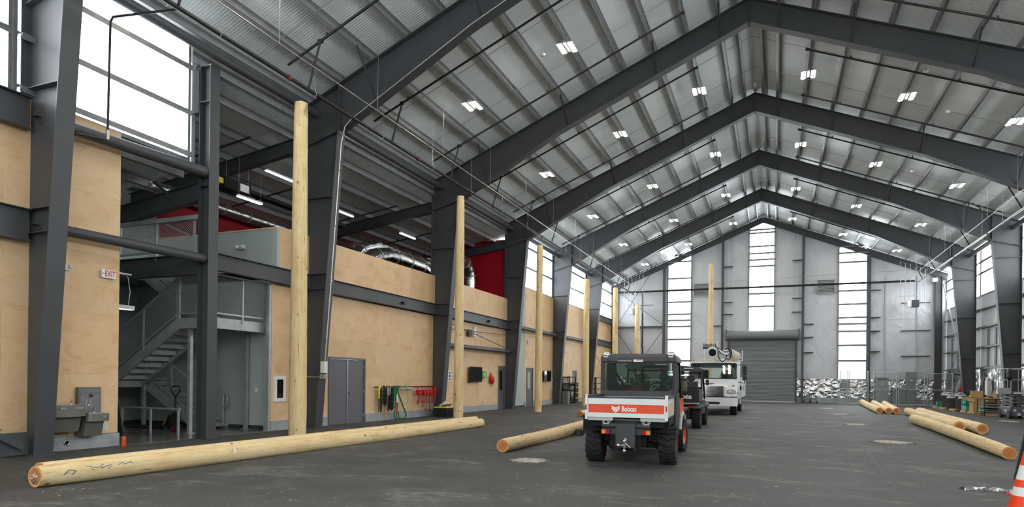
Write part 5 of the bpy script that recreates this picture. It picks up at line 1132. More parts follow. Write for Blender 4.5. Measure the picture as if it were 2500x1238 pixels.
M().box(-.08, .10, .652, .659, 1.86, 1.905).build('warning_label', white, rf); M().box(-.02, .09, .650, .652, 1.888, 1.903).build('label_band', orange, rf); text('AL SANKIEWICZ' if False else 'XL Seatbelt', .04, white, rf, (-.24, .655, 1.875), (math.pi/2, 0, 0), .001) if False else None
m = M()
for i in range(9): m.box(-.38+i*.03, -.36+i*.03, .652, .659, 1.868, 1.884)
m.build('caption_marks', white, rf)
M().box(-.64, .64, .725, .735, 1.30, 1.84).build('rear_window', glass, bc, label='tinted rear cab window')
m = M(); m.add([(-.64, 2.3, 1.05), (.64, 2.3, 1.05), (.62, 1.98, 1.86), (-.62, 1.98, 1.86)], [(0, 1, 2, 3)]); m.build('windscreen', glass, bc)
for s in (-1, 1):
    e = M().sph((s*.62, .70, 2.0), .072, 14, 9, sc=(1.15, .7, .8)).build('work_lamp', chrome, bc); M().cyl((s*.62, .66, 1.99), (s*.62, .72, 1.99), .05).build('lamp_lens', white, e); m = M(); m.tube([(s*.62, .7, 1.95), (s*.58, .66, 1.9), (s*.52, .66, 1.88)], .008); m.build('cable', black, e)
for x in (-.33, .33):
    m = M(); m.rbox(x-.24, x+.24, .95, 1.08, 1.0, 1.42, .09, axis='y'); m.rbox(x-.24, x+.24, 1.0, 1.5, .95, 1.05, .05); m.build('seat', black if x > 0 else bpy.data.materials.get('brown_seat') or paint('brown_seat', (92, 44, 26), .6), bc)
M().box(-.18, .06, .80, .95, 1.30, 1.36).build('red_case', red, bc); m = M(); m.tube([(.3+.09*math.cos(t*.7)*(1+.3*math.sin(t)), .80, 1.37+.06*math.sin(t*.9)) for t in range(14)], .012, 5); m.build('rope_coil', skin_tan, bc)
m = M(); m.tube([(-.5, .8, 1.85), (-.45, .85, 1.65), (-.3, .9, 1.42)], .02, 6); m.rbox(-.62, -.45, .76, .8, 1.32, 1.84, .05, axis='y'); m.build('seat_belt', black, bc)
m = M(); m.tube([(.2, 2.05, 1.15), (.2, 1.9, 1.3)], .02); m.lathe([(.17, -.012), (.185, 0), (.17, .012), (.155, 0), (.17, -.012)], (.2, 1.88, 1.32), 20, Vector((0, -.7, .6))); m.build('steering_wheel', black, bc)
# front window guard of diagonal mesh
m = M(); net(m, (-.05, 2.33, 1.15), (1, 0, 0), Vector((0, -.28, .72)).normalized(), .62, .66, .05, .032, .0035); m.build('window_guard', dgrey, bc, kind='stuff'); post('guard_frame', black, ((-.08, 2.33, 1.1), (-.08, 2.05, 1.8)), ((-.08, 2.05, 1.8), (.6, 2.05, 1.8)), w=.04)
# nose and side panels
m = M(); m.prism([(1.9, .62), (3.0, .62), (3.0, .95), (2.6, 1.18), (2.3, 1.2), (1.9, 1.05)], 'yz', -.45, .45); m.build('nose', offwhite, bc)
for s in (-1, 1):
    m = M(); a, b = sorted((s*.46, s*.72)); m.prism([(1.72, .80), (1.95, .78), (2.05, .74), (2.62, .74), (2.80, .60), (2.86, .60), (2.86, .95), (2.55, 1.14), (2.05, 1.14), (1.72, 1.0)], 'yz', a, b); m.build('front_fender', orange, bc)
    m = M(); m.tube([(s*.72, 1.75, .5), (s*.73, 1.85, .75), (s*.73, 2.3, .83), (s*.73, 2.75, .74), (s*.72, 2.9, .5)], .04, 8); m.build('fender_lip', lgrey, bc)
    m = M(); m.box(min(s*.55, s*.71), max(s*.55, s*.71), .78, 1.75, .42, .52); m.build('step', black, bc); m = M(); m.box(min(s*.66, s*.71), max(s*.66, s*.71), .75, 1.72, .52, 1.26); m.build('door_panel', black, bc)
    m = M(); m.tube([(s*.70, 1.95, 1.55), (s*.78, 1.9, 1.5)], .014); m.build('mirror_arm', black, bc); m = M(); m.rbox(s*.80-.055, s*.80+.055, 1.86, 1.93, 1.27, 1.53, .04, axis='y'); e = m.build('mirror', black, bc); M().rbox(s*.80-.045, s*.80+.045, 1.855, 1.86, 1.29, 1.51, .035, axis='y').build('mirror_glass', paint('olive_mirror', (122, 122, 96), .1, .3) if s < 0 else bpy.data.materials['olive_mirror'], e)
m = M(); m.bar((.71, .55, .3), (.73, .62, 1.75), .035, .05); m.tube([(.72, .6, 1.1), (.76, .7, 1.4), (.74, .74, 1.8)], .018); m.build('side_lift_arm', dgrey, bc)
# ---- side by side utility vehicles
def utv(label, loc, rz, body, bed, word=None):
    t = thing('side_by_side', label, 'utility vehicle', loc, rz, 'side by side vehicles')
    for x, y, s in ((-.56, 0, -1), (.56, 0, 1), (-.56, 1.98, -1), (.56, 1.98, 1)): wheel(t, x, y, .325, .27, dgrey, s, lugs=22, chev=False)
    def b(nm, mt, *bx, r=None):
        m = M()
        for q in bx: (m.rbox(*q, r=r, axis='y') if r else m.box(*q))
        return m.build(nm, mt, t)
    b('bed', bed, (-.69, -.64, -.58, .45, .84, 1.24), (.64, .69, -.58, .45, .84, 1.24), (-.69, .69, -.58, .45, .80, .86), (-.69, .69, .4, .45, .84, 1.28))
    g = M(); g.rbox(-.69, .69, -.65, -.58, .84, 1.29, .08, axis='y'); g.box(-.66, .66, -.66, -.65, 1.16, 1.175); g = g.build('tailgate', bed, t)
    if word: text(word, .2, white, g, (.12, -.662, 1.02), (math.pi/2, 0, 0), .001, sx=1.2, off=.005)
    b('bumper', lgrey, (-.7, .7, -.62, -.55, .79, .84))
    b('chassis', blackm, (-.4, .4, -.5, 2.4, .3, .7)); m = M(); m.cyl((-.5, 0, .33), (.5, 0, .33), .05); m.cyl((-.5, 1.98, .33), (.5, 1.98, .33), .05); m.build('axle', blackm, t)
    for s in (-1, 1):
        for yc in (0, 1.98):
            m = M(); AA = [math.radians(48+84*i/8) for i in range(9)]; pr = [(yc+.47*math.cos(a), .36+.42*math.sin(a)) for a in AA]+[(yc+.42*math.cos(a), .36+.37*math.sin(a)) for a in reversed(AA)]; a, c = sorted((s*.42, s*.74)); m.prism(pr, 'yz', a, c); m.build('fender', mgrey if word else dgrey, t)
        b('tail_lamp', redlens, (s*.45-.09, s*.45+.09, -.60, -.56, .66, .73))
        b('side_panel', body, (min(s*.6, s*.68), max(s*.6, s*.68), .5, 1.5, .45, .88))
    m = M(); m.prism([(1.45, .55), (2.45, .55), (2.45, .85), (2.2, 1.05), (1.5, 1.12)], 'yz', -.5, .5); m.build('hood', body, t)
    m = M()
    for s in (-1, 1): m.tube([(s*.66, .5, .86), (s*.64, .52, 1.8), (s*.6, .6, 1.9), (s*.6, 1.2, 1.92), (s*.62, 1.75, 1.1), (s*.62, 1.8, .9)], .03)
    m.tube([(-.64, .52, 1.78), (.64, .52, 1.78)], .028); m.tube([(-.65, .5, 1.3), (.65, .5, 1.3)], .025); m.build('roll_cage', black, t)
    m = M(); m.prism([(-.72, 1.90), (-.55, 1.98), (-.25, 1.98), (-.18, 2.02), (.18, 2.02), (.25, 1.98), (.55, 1.98), (.72, 1.90), (.66, 1.84), (-.66, 1.84)], 'xz', .38, 1.4); m.build('roof', dgrey, t)
    net(M(), (-.6, .5, 1.3), (1, 0, 0), (0, 0, 1), 1.2, .45, .075, .05, .0045).build('rear_screen', mgrey, t, kind='stuff')
    for x in (-.3, .3): b('seat', black, (x-.22, x+.22, .6, .7, .9, 1.5), (x-.22, x+.22, .65, 1.1, .82, .92)); M().sph((x, .62, 1.6), .13, 12, 8, sc=(1.1, .5, .8)).build('headrest', black, t)
    for s in (-1, 1): M().rbox(s*.74-.05, s*.74+.05, 1.5, 1.54, 1.38, 1.58, .03, axis='y').build('mirror', black, t)
    M().box(.1, .4, .36, .378, 1.92, 1.945).build('roof_label', white, t)
    return t
utv('black utility vehicle with a white name across its tailgate', (-2.86, 21.5, 0), 0, black, black, 'Kubota'); utv('orange utility vehicle mostly hidden between the work machine and the black one', (-3.0, 16.75, 0), 0, orange, orange)
# ---- white bonneted truck with digger derrick, facing the camera
tk = thing('derrick_truck', 'white bonneted truck with digger derrick facing the camera', 'truck', (-2.70, 30.3, 0))
def T(nm, mt, *bx, r=None, ax='x', par=None):
    m = M()
    for q in bx: (m.rbox(*q, r=r, axis=ax) if r else m.box(*q))
    return m.build(nm, mt, par or tk)
e = M(); pr = [(-1.19, .28), (-1.05, .05), (-.7, 0), (.7, 0), (1.05, .05), (1.19, .28), (1.19, .5), (-1.19, .5)]; e.prism(pr, 'xy', .42, .80); e = e.build('bumper', offwhite, tk); M().rbox(-.45, .45, -.004, .0, .50, .61, .04, axis='y').build('bumper_grille', black, e)
m = M(); hp_ = [(.28, .86), (.30, 1.28), (.6, 1.42), (1.75, 1.66), (1.75, .86)]; m.prism(hp_, 'yz', -.72, .72); m.build('bonnet', offwhite, tk)
for s in (-1, 1):
    m = M(); pr = [(.30, .84), (.30, 1.05), (.5, 1.24), (.9, 1.36), (1.75, 1.45), (1.75, .95), (1.55, .95), (1.42, 1.02), (1.1, 1.1), (.78, 1.02), (.62, .84)]; a, b = sorted((s*.70, s*1.17)); m.prism(pr, 'yz', a, b); m.build('front_fender', offwhite, tk)
    e = M(); e.rbox(s*.92-.19, s*.92+.19, .275, .31, .98, 1.16, .07, axis='y'); e = e.build('headlamp', chrome, tk); M().sph((s*.85, .28, 1.07), .06).build('lamp_bulb', white, e); M().rbox(s*.92-.16, s*.92+.16, .27, .276, 1.0, 1.14, .05, axis='y').build('lamp_lens', lgrey, e)
    M().rbox(s*.98-.06, s*.98+.06, .7, .76, 1.28, 1.36, .03, axis='y').build('side_lamp', mgrey, tk)
    for y, r_ in ((1.12, .5), (5.6, .5)): wheel(tk, s*.98, y, .5, .28, offwhite, s, lugs=30, chev=False, rr=.55)
g = T('grille', black, (-.55, .55, .24, .29, .86, 1.28))
for i in range(7): M().box(-.54, .54, .215, .245, .89+i*.055, .925+i*.055).build('grille_bar', chrome, g)
m = M(); m.box(-.6, .6, .20, .25, 1.27, 1.31); m.box(-.6, .6, .20, .25, .845, .87); m.box(-.6, -.55, .2, .25, .86, 1.3); m.box(.55, .6, .2, .25, .86, 1.3); m.build('surround', chrome, g)
m = M(); m.box(-.2, -.16, .2, .22, .88, 1.27); m.box(.22, .26, .2, .22, .88, 1.27); m.build('grille_post', chrome, g)
m = M(); m.prism([(-.26, -.03), (.1, -.03), (.2, .01), (.26, .05), (.08, .03), (-.26, .03)], 'xz', -.01, 0); o = m.build('bonnet_badge', paint('brown_badge', (120, 78, 48), .5), tk); o.location = (-.06, .48, 1.41); o.rotation_euler = (-.6, 0, 0)
# cab
m = M(); m.prism([(1.62, .9), (1.62, 1.62), (2.05, 2.38), (2.25, 2.48), (3.35, 2.5), (3.42, 2.4), (3.42, .75), (1.62, .75)], 'yz', -1.14, -1.06); m.prism([(1.62, .9), (1.62, 1.62), (2.05, 2.38), (2.25, 2.48), (3.35, 2.5), (3.42, 2.4), (3.42, .75), (1.62, .75)], 'yz', 1.06, 1.14); m.prism([(2.05, 2.38), (2.25, 2.48), (3.35, 2.5), (3.42, 2.4), (3.35, 2.36), (2.1, 2.34)], 'yz', -1.1, 1.1); m.box(-1.1, 1.1, 3.36, 3.42, .75, 1.62); m.box(-1.1, -.75, 3.36, 3.42, 1.6, 2.45); m.box(.75, 1.1, 3.36, 3.42, 1.6, 2.45); m.box(-1.1, 1.1, 3.36, 3.42, 2.2, 2.45); m.box(-1.1, 1.1, 1.62, 3.4, .75, .85); m.box(-1.1, 1.1, 1.58, 1.66, .85, 1.64); m.build('cab', offwhite, tk)
m = M(); m.add([(-1.04, 1.64, 1.66), (1.04, 1.64, 1.66), (.98, 2.06, 2.36), (-.98, 2.06, 2.36)], [(0, 1, 2, 3)]); m.build('windscreen', glass, tk); m = M(); m.bar((-1.06, 1.64, 1.64), (1.06, 1.64, 1.64), .04, .05); m.bar((-1.06, 1.64, 1.64), (-1.0, 2.06, 2.38), .05, .04, up=X_); m.bar((1.06, 1.64, 1.64), (1.0, 2.06, 2.38), .05, .04, up=X_); m.bar((-1, 2.06, 2.38), (1, 2.06, 2.38), .04, .05); m.build('windscreen_seal', black, tk)
T('dashboard', black, (-1.0, 1.0, 1.66, 2.0, 1.45, 1.68))
for x in (-.55, .55): T('seat', dgrey, (x-.25, x+.25, 2.75, 2.9, 1.3, 2.1), r=.08, ax='y')
M().lathe([(.21, -.015), (.228, 0), (.21, .015), (.195, 0), (.21, -.015)], (.5, 2.12, 1.78), 22, Vector((0, -.8, .6))).build('steering_wheel', black, tk)
for s in (-1, 1):
    m = M(); m.tube([(s*1.12, 1.8, 2.3), (s*1.4, 1.7, 2.3), (s*1.42, 1.7, 1.45), (s*1.12, 1.75, 1.5)], .02); m.build('mirror_bracket', black, tk); e = M(); e.rbox(s*1.42-.1, s*1.42+.1, 1.62, 1.76, 1.82, 2.26, .05, axis='y'); e.rbox(s*1.42-.1, s*1.42+.1, 1.62, 1.76, 1.58, 1.78, .05, axis='y'); e.build('mirror', black, tk)
for x in (-1.0, 1.0): M().sph((x*.95, 2.3, 2.53), .05).build('marker_lamp', amber, tk)
# body behind the cab
T('chassis_rail', blackm, (-.5, .5, .6, 8.6, .45, .75)); T('utility_body', offwhite, (-1.2, -.8, 3.6, 8.6, .75, 1.75), (.8, 1.2, 3.6, 8.6, .75, 1.75), (-1.2, 1.2, 3.6, 8.6, 1.1, 1.3))
for s in (-1, 1):
    for y in (3.7, 4.7, 6.3, 7.3): T('locker_door', offwhite, (min(s*1.2, s*1.215), max(s*1.2, s*1.215), y, y+.9, .9, 1.68))
T('side_tank', lgrey, (.9, 1.2, 2.2, 3.4, .45, .8), r=.08); T('fuel_tank', lgrey, (-1.2, -.9, 2.2, 3.4, .45, .8), r=.08)
m = M(); m.bar((.85, 3.3, 2.55), (1.25, 3.3, 2.75), .1, .05); m.box(1.22, 1.26, 3.2, 3.4, 2.6, 3.05); m.box(-.2, 1.25, 3.2, 3.4, 2.52, 2.58); m.build('boom_rest', offwhite, tk)
T('turret', offwhite, (-.4, .4, 5.6, 6.4, 1.3, 2.6), r=.15)
m = M(); m.bar((.05, 6.1, 2.75), (-.02, 2.15, 2.95), .40, .44); m.build('boom', offwhite, tk)
m = M(); m.lathe([(.18, -.06), (.29, -.06), (.29, .06), (.18, .06), (.18, -.06)], (-.05, 1.95, 2.90), 28, Y_); m.build('winch_ring', offwhite, tk); m = M(); m.cyl((-.05, 1.93, 2.90), (-.05, 2.0, 2.90), .18, n=20); m.build('winch_drum', blackm, tk)
m = M()
for i in range(7): m.cyl((-.45+i*.09, 2.0+.05*(i % 2), 3.14), (-.45+i*.09, 2.0+.05*(i % 2), 3.34-.02*(i % 3)), .03, n=6)
m.box(-.5, .2, 1.95, 2.1, 3.08, 3.16); m.build('valve_bank', dgrey, tk); m = M(); m.bar((-.42, 2.0, 2.55), (-.42, 2.0, 3.1), .06, .06); m.tube([(-.1, 1.9, 2.6), (.05, 1.88, 2.5), (.02, 1.86, 2.42), (-.08, 1.86, 2.44)], .025); m.box(.12, .2, 1.92, 2.02, 2.6, 3.45); m.build('sheave_head', offwhite, tk)
m = M(); m.cyl((.2, 2.1, 2.82), (.75, 2.6, 2.85), .2, .22, n=20); m.build('auger_motor', offwhite, tk); m = M(); m.cyl((.72, 2.55, 2.85), (1.0, 2.8, 2.72), .26, .24, n=20); m.cyl((1.0, 2.8, 2.72), (1.12, 2.9, 2.6), .24, .04, n=20); m.build('auger', skin_tan, tk)
m = M(); m.tube(SP([(.15, 1.9, 3.1), (.3, 1.86, 2.9), (.45, 1.9, 2.8), (.62, 2.0, 2.75), (.72, 2.15, 2.9), (.62, 2.2, 3.1), (.5, 2.15, 3.05)]), .022, 6); m.tube(SP([(.2, 1.9, 2.95), (.25, 1.86, 2.65), (.4, 1.86, 2.45), (.55, 1.95, 2.6), (.6, 2.1, 2.8)]), .02, 6); m.tube(SP([(.1, 1.9, 3.2), (.3, 1.9, 3.05), (.55, 2.05, 2.95), (.72, 2.2, 2.98)]), .02, 6); m.tube(SP([(.62, 2.2, 3.12), (.78, 2.3, 2.98), (.74, 2.3, 2.66)]), .04, 6); m.build('hydraulic_hose', black, tk)
# ================================================================ FAR RIGHT CORNER AND RIGHT WALL
FYN = 52.6
def chain_panel(label, x0, x1, h=2.35, y=FYN, name='fence_panel', axis='x', x=None):
    t = thing(name, label, 'fence', ((x0+x1)/2, y, 0) if axis == 'x' else (x, (x0+x1)/2, 0), group='chain link fence panels'); L = x1-x0
    m = M(); rot = None
    def W_(a, z): return (a, 0, z) if axis == 'x' else (0, a, z)
    for a in (-L/2+.03, L/2-.03): M().cyl(W_(a, 0), W_(a, h), .032, n=8).build('post', galv, t)
    for z in (.08, 1.12, h-.04): M().cyl(W_(-L/2+.03, z), W_(L/2-.03, z), .024, n=8).build('rail', galv, t)
    net(M(), W_(-L/2+.03, .08), W_(1, 0), (0, 0, 1), L-.06, h-.12, .11, .055, .0035).build('chain_link', wire, t, kind='stuff'); return t
for a, b, l in ((4.42, 4.98, 'narrow chain link panel left of the fence gate'), (5.05, 6.28, 'chain link gate in front of the right daylight strip'), (6.58, 8.06, 'chain link panel in front of the breaker cabinets'), (8.14, 9.75, 'chain link gate in front of the tall grey cabinet'), (9.86, 10.9, 'chain link panel beside the corner column')): chain_panel(l, a, b, 2.42 if 'gate' in l else 2.3)
chain_panel('chain link return panel running along the right wall', 50.6, 52.5, 2.3, axis='y', x=10.95)
o = M().box(4.3, 11, 52.45, 52.75, 0, .06).build('fence_kerb', concrete); tag(o, 'low concrete kerb under the chain link fence', 'kerb')
def cabinet(label, x0, x1, z0, z1, d=.5, y=53.7, slots=False):
    t = thing('electrical_cabinet', label, 'cabinet', ((x0+x1)/2, y, z0), group='grey electrical cabinets'); w = x1-x0; h = z1-z0
    M().box(-w/2, w/2, -d/2, d/2, 0, h).build('enclosure', elec, t); M().box(-w/2+.02, w/2-.02, -d/2-.02, -d/2, .04, h*.62).build('door', elec, t); M().box(-w/2+.02, w/2-.02, -d/2-.02, -d/2, h*.65, h-.03).build('door', elec, t)
    M().box(-.08, .08, -d/2-.03, -d/2-.02, h*.72, h*.75).build('name_plate', white, t); M().box(w/2-.1, w/2-.06, -d/2-.05, -d/2-.02, h*.3, h*.36).build('handle', chrome, t)
    if slots: M().box(-w/2+.08, w/2-.08, -d/2-.025, -d/2-.02, h*.88, h*.95).build('vent_slot', dgrey, t)
    return t
for a in (('wide grey breaker cabinet behind the fence', 6.85, 7.65, .08, 2.0, .5, 53.7, True), ('low grey transformer cabinet between the two tall ones', 7.95, 8.75, .08, 1.2, .5, 53.7, True), ('tallest narrow grey cabinet behind the fence', 8.78, 9.35, .08, 2.4, .5), ('small grey panel box left of the fence gate', 4.65, 5.15, 1.15, 1.75, .25, 53.85), ('small pale control box by the corner column', 9.85, 10.2, 1.5, 1.95, .2, 53.8)): cabinet(*a)
for x in (2.3, 2.75):
    t = thing('hand_truck', 'black hand truck frame leaning at the gable wall, %s one' % ('left' if x < 2.5 else 'right'), 'hand truck', (x, 53.3, 0), group='black hand trucks'); m = M(); m.tube([(-.17, 0, .08), (-.17, .12, .62), (-.12, .14, .72), (.12, .14, .72), (.17, .12, .62), (.17, 0, .08)], .022); m.bar((-.17, .05, .3), (.17, .05, .3), .03, .03); m.bar((-.17, .1, .5), (.17, .1, .5), .03, .03); m.build('frame', black, t); M().box(-.2, .2, -.25, .02, .05, .08).build('toe_plate', black, t)
    for s in (-1, 1): M().cyl((s*.2, .05, .09), (s*.26, .05, .09), .09, n=16).build('wheel', rubber, t)
# ladders leaning against the right wall
def ladder(label, y, mat, H=1.9, w=.4, lean=.45, x=10.62):
    t = thing('step_ladder', label, 'ladder', (x, y, 0), group='ladders on the right wall'); m = M()
    for s in (-1, 1): M().bar((0, s*w/2, 0), (lean, s*w*.36, H), .04, .07).build('stile', mat, t)
    for i in range(6): f = (i+.7)/6.6; M().bar((lean*f, -w/2*(1-.25*f), H*f), (lean*f, w/2*(1-.25*f), H*f), .05, .025).build('rung', mat, t)
    return t
ladder('silver ladder leaning at the wall by the fence corner', 49.3, stain); ladder('red ladder leaning at the wall beside the silver one', 48.4, red, 1.8); ladder('pale ladder leaning nearest the far column', 47.6, lgrey, 2.0)
t = thing('wall_bracket', 'black bracket arms holding the ladders', 'bracket', (11.1, 48.5, 2.1)); m = M()
for y in (-1.2, -.3, .7): m.bar((.05, y, 0), (-.35, y, .06), .05, .05)
m.build('arm', black, t); M().box(.02, .08, -1.4, .9, -.05, .05).build('rail', black, t)
o = box_thing('wall_heater', 'white upright heater on the foil wall beside the bins', 'heater', 11.0, 11.2, 43.3, 43.75, .75, 1.75, white)
# pallets, bins and boxes in a row
def pallet(label, x, y, L=1.1, W=1.0):
    t = thing('pallet', label, 'pallet', (x, y, 0), group='wooden pallets')
    for i in range(6): yy = -L/2+L*(i+.5)/6; M().box(-W/2, W/2, yy-L/14, yy+L/14, .10, .125).build('deck_board', palletwood, t)
    for s in (-W/2+.05, 0, W/2-.05): M().box(s-.045, s+.045, -L/2, L/2, .02, .10).build('stringer', palletwood, t)
    for s in (-L/2+.06, L/2-.06): M().box(-W/2, W/2, s-.06, s+.06, 0, .02).build('bottom_board', palletwood, t)
for l, x, y in (('pallet under the small teal tub', 9.95, 48.2), ('pallet under the first grey bins', 9.88, 46.0), ('pallet between the grey bins', 9.88, 43.6), ('pallet under the teal crates', 9.9, 41.3), ('pallet under the cardboard boxes', 9.95, 40.0)): pallet(l, x, y)
def bin2(label, x, y, z=.125, r=.27, h=.75):
    t = thing('rubbish_bin', label, 'rubbish bin', (x, y, z), group='round grey bins on pallets'); M().lathe([(0, 0), (r*.82, 0), (r, h*.92), (r*1.08, h*.92), (r*1.08, h), (r*.98, h), (r*.8, .05)], n=24).build('tub', bluegrey, t); m = M(); m.lathe([(r*1.02, h), (r*.9, h+.05), (0, h+.07)], n=24); m.build('lid', lgrey, t)
    m = M(); m.tube([(-r*.7, .1, h+.05), (-r*.2, -.1, h+.16), (r*.3, .08, h+.12), (r*.7, 0, h+.05)], .06, 7); m.build('plastic_liner', white if False else lgrey, t)
for l, x, y in (('grey bin, leftmost in the row by the ladders', 9.75, 46.5), ('grey bin, second from the left in the row', 9.75, 45.6), ('dark bin in the middle of the row', 9.6, 44.4), ('grey bin, fourth in the row', 9.8, 43.5), ('grey bin, rightmost before the teal crates', 9.75, 42.6)): bin2(l, x, y, .125 if y > 45 or 43 < y < 44.2 else 0)
def crate(label, x, y, z, L, H, mat, W=.5):
    t = thing('plastic_crate', label, 'crate', (x, y, z), group='teal crates'); m = M(); q = .02
    m.box(-W/2, W/2, -L/2, L/2, 0, q); m.box(-W/2, -W/2+q, -L/2, L/2, 0, H); m.box(W/2-q, W/2, -L/2, L/2, 0, H); m.box(-W/2, W/2, -L/2, -L/2+q, 0, H); m.box(-W/2, W/2, L/2-q, L/2, 0, H); m.build('tub', mat, t); m = M(); m.box(-W/2-.02, W/2+.02, -L/2-.02, L/2+.02, H-.03, H); m.build('rim', mat, t); M().box(-W/2-.003, -W/2, -.06, .06, H*.5, H*.7).build('label', white, t)
tealb = paint('pale_teal_plastic', (110, 170, 158), .45)
crate('dark teal crate on top of the paler one', 9.75, 41.45, .42, .9, .26, teal, .55); crate('pale teal crate on the pallet', 9.75, 41.3, .125, 1.0, .28, tealb, .6); crate('small teal tub on the far pallet', 9.8, 48.3, .125, .5, .3, teal, .4); crate('teal tray under the stacked sheets', 9.85, 39.3, .0, .5, .4, teal, .4)
def carton(label, x, y, z, sx, sy, sz, rz=0):
    t = thing('cardboard_box', label, 'box', (x, y, z), rz, 'cardboard boxes'); M().box(-sx/2, sx/2, -sy/2, sy/2, 0, sz).build('carton', card, t); m = M(); m.bar((-sx/2, -sy/2, sz), (-sx/2-.12, -sy/2, sz-.05), sy*.9, .006) if False else m.box(-sx/2, sx/2, -sy*.02, sy*.02, sz, sz+.004); m.build('tape', skin_tan, t)
    m = M(); m.add([(-sx/2, -sy/2, sz), (-sx/2, sy/2, sz), (-sx/2-.14, sy/2-.03, sz+.05), (-sx/2-.14, -sy/2+.03, sz+.05), (-sx/2, -sy/2, sz+.006), (-sx/2, sy/2, sz+.006), (-sx/2-.14, sy/2-.03, sz+.056), (-sx/2-.14, -sy/2+.03, sz+.056)], [(0, 1, 2, 3), (7, 6, 5, 4), (0, 3, 7, 4), (1, 5, 6, 2), (2, 6, 7, 3)]); m.build('flap', card, t)
for a in (('large cardboard box at the bottom of the pile', 9.8, 40.1, .125, .6, .7, .5), ('flat cardboard box in the middle of the pile', 9.78, 40.15, .63, .6, .8, .22, .1), ('square cardboard box on top of the pile', 9.75, 40.2, .86, .5, .6, .34, -.15), ('torn cardboard box behind the pile', 10.4, 40.85, .0, .45, .55, .8, .3), ('small carton lying on the dark teal crate', 9.75, 41.7, .69, .35, .4, .16, .4)): carton(*a)
t = thing('paper_pile', 'pile of brown paper and wrapping behind the cardboard boxes', 'paper', (10.25, 39.6, 0)); m = M(); m.box(-.25, .25, -.4, .4, 0, .75); m.build('crate_base', palletwood, t); m = M(); rnd = random.Random(3)
for i in range(9): m.tube([(rnd.uniform(-.3, .3), rnd.uniform(-.5, .5), .8), (rnd.uniform(-.3, .3), rnd.uniform(-.5, .5), rnd.uniform(.85, 1.05)), (rnd.uniform(-.3, .3), rnd.uniform(-.5, .5), .82)], .07, 5)
m.build('wrapping', card, t)
t = thing('white_sack', 'white plastic sack on the teal crates', 'sack', (9.75, 41.1, .68)); M().sph((0, 0, .13), .17, 12, 8, sc=(1, 1.1, .85)).build('sack', white, t)
for i in range(7):
    o = M().box(-.35, .35, -.55, .55, 0, .035).build('stacked_sheet', lgrey if i % 2 else mgrey); o.location = (9.85+.02*(i % 3), 38.35+.03*(i % 2), .12+i*.09); o.rotation_euler = (.03*((i % 3)-1), .04*((i % 2)-.5), .06*((i*7 % 5)-2)); tag(o, 'flat pale sheet in the stack beside the scissor lift, %s' % ['lowest', 'second lowest', 'third lowest', 'middle', 'third highest', 'second highest', 'topmost'][i], 'sheet', 'stacked pale sheets')
t = thing('sheet_rack', 'low wooden rack carrying the stacked sheets', 'rack', (9.87, 38.35, 0)); M().box(-.4, .4, -.6, -.5, 0, .12).build('bearer', palletwood, t); M().box(-.4, .4, .5, .6, 0, .12).build('bearer', palletwood, t); M().box(-.42, .42, -.62, .62, .80, .84).build('top_board', dgrey, t)
for sx in (-.38, .38):
    for sy in (-.58, .58): M().box(sx-.02, sx+.02, sy-.02, sy+.02, .0, .8).build('post', dgrey, t)
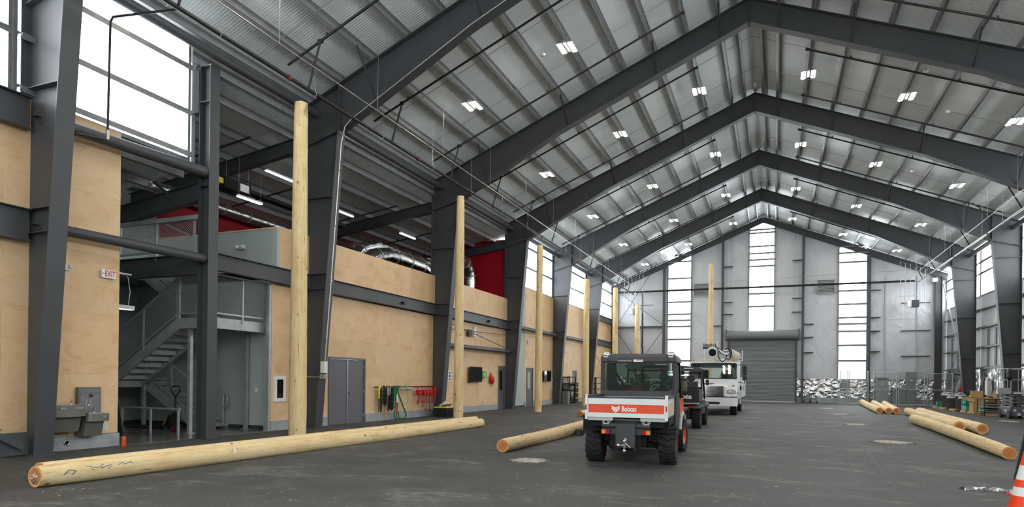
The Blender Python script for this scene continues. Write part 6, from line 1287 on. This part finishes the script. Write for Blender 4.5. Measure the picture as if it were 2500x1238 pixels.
# scissor lift
sl = thing('scissor_lift', 'grey scissor lift with safety rails parked by the right wall', 'scissor lift', (10.25, 36.2, 0))
m = M(); m.rbox(-.38, .38, -.75, .75, .12, .55, .06, axis='y'); m.build('base', bluegrey, sl)
for x in (-.36, .36):
    for y in (-.6, .6): M().cyl((x-.06, y, .19), (x+.06, y, .19), .19, n=24).build('wheel', dgrey, sl)
for i in range(3):
    z = .58+i*.16
    for s in (-.28, .28): m = M(); m.bar((s, -.8, z), (s, .8, z+.15), .05, .08); m.bar((s+.05, -.8, z+.15), (s+.05, .8, z), .05, .08); m.build('scissor_arm', bluegrey, sl)
M().box(-.4, .4, -.92, .92, 1.10, 1.22).build('platform', bluegrey, sl); M().box(-.41, -.40, -.9, .9, 1.22, 1.38).build('toe_board', bluegrey, sl)
m = M()
for x in (-.39, .39):
    m.tube([(x, -.88, 1.22), (x, -.88, 2.2), (x, -.82, 2.26), (x, .82, 2.26), (x, .88, 2.2), (x, .88, 1.22)], .022)
    for y in (-.4, .1, .5): m.cyl((x, y, 1.22), (x, y, 2.26), .018, n=8)
    m.cyl((x, -.88, 1.75), (x, .88, 1.75), .02, n=8)
for y in (-.88, .88): m.tube([(-.39, y, 2.2), (-.3, y, 2.26), (.3, y, 2.26), (.39, y, 2.2)], .022); m.cyl((-.39, y, 1.75), (.39, y, 1.75), .02, n=8)
m.build('guard_rail', lgrey, sl)
for x, y, z, w, h in ((-.2, -.76, .38, .1, .1), (.12, -.76, .38, .1, .1), (-.05, -.76, .2, .12, .12)): M().box(x-w/2, x+w/2, -.757, -.75, z-h/2, z+h/2).build('decal', white, sl)
M().box(-.3, .3, -.935, -.92, 1.12, 1.2).build('rating_plate', white, sl); M().box(-.384, -.38, -.3, .0, .3, .4).build('decal', white, sl)
t = thing('harness_bag', 'dark harness hanging over the scissor lift rail', 'harness', (9.82, 35.4, 1.75)); m = M(); m.sph((0, 0, .28), .2, 10, 7, sc=(.6, 1, 1.2)); m.sph((-.03, -.12, .12), .16, 10, 7, sc=(.7, 1, 1)); m.build('bag', black, t); M().tube([(0, 0, .45), (.04, .1, .53), (.02, .2, .45)], .03, 6).build('strap', greenstrap, t)
t = thing('red_jacket', 'red cloth hanging at the back of the scissor lift', 'cloth', (10.66, 35.42, 1.5)); M().sph((0, 0, .2), .2, 10, 7, sc=(.5, .7, 1.6)).build('cloth', red, t)
# rod bracing on the right wall, last bay
t = thing('brace_rods', 'crossed brace rods on the right wall beside the fence', 'brace', (11.0, 46.2, .4))
for a, b in (((46.2, .4), (53.6, 8.6)), ((46.4, .4), (53.8, 8.6)), ((46.2, 6.4), (53.6, .4))): M().cyl((11.0, a[0], a[1]), (11.0, b[0], b[1]), .025, n=6).build('rod', galv, t, True)
t = thing('flood_lamp', 'small floodlight high in the right far corner', 'lamp', (10.45, 53.5, 8.9)); M().rbox(-.18, .18, -.1, .05, -.15, .15, .05, axis='y').build('housing', lgrey, t); M().box(-.13, .13, -.105, -.1, -.1, .1).build('lens', white, t); M().bar((0, .05, 0), (.25, .2, .0), .05, .03).build('bracket', steel, t)
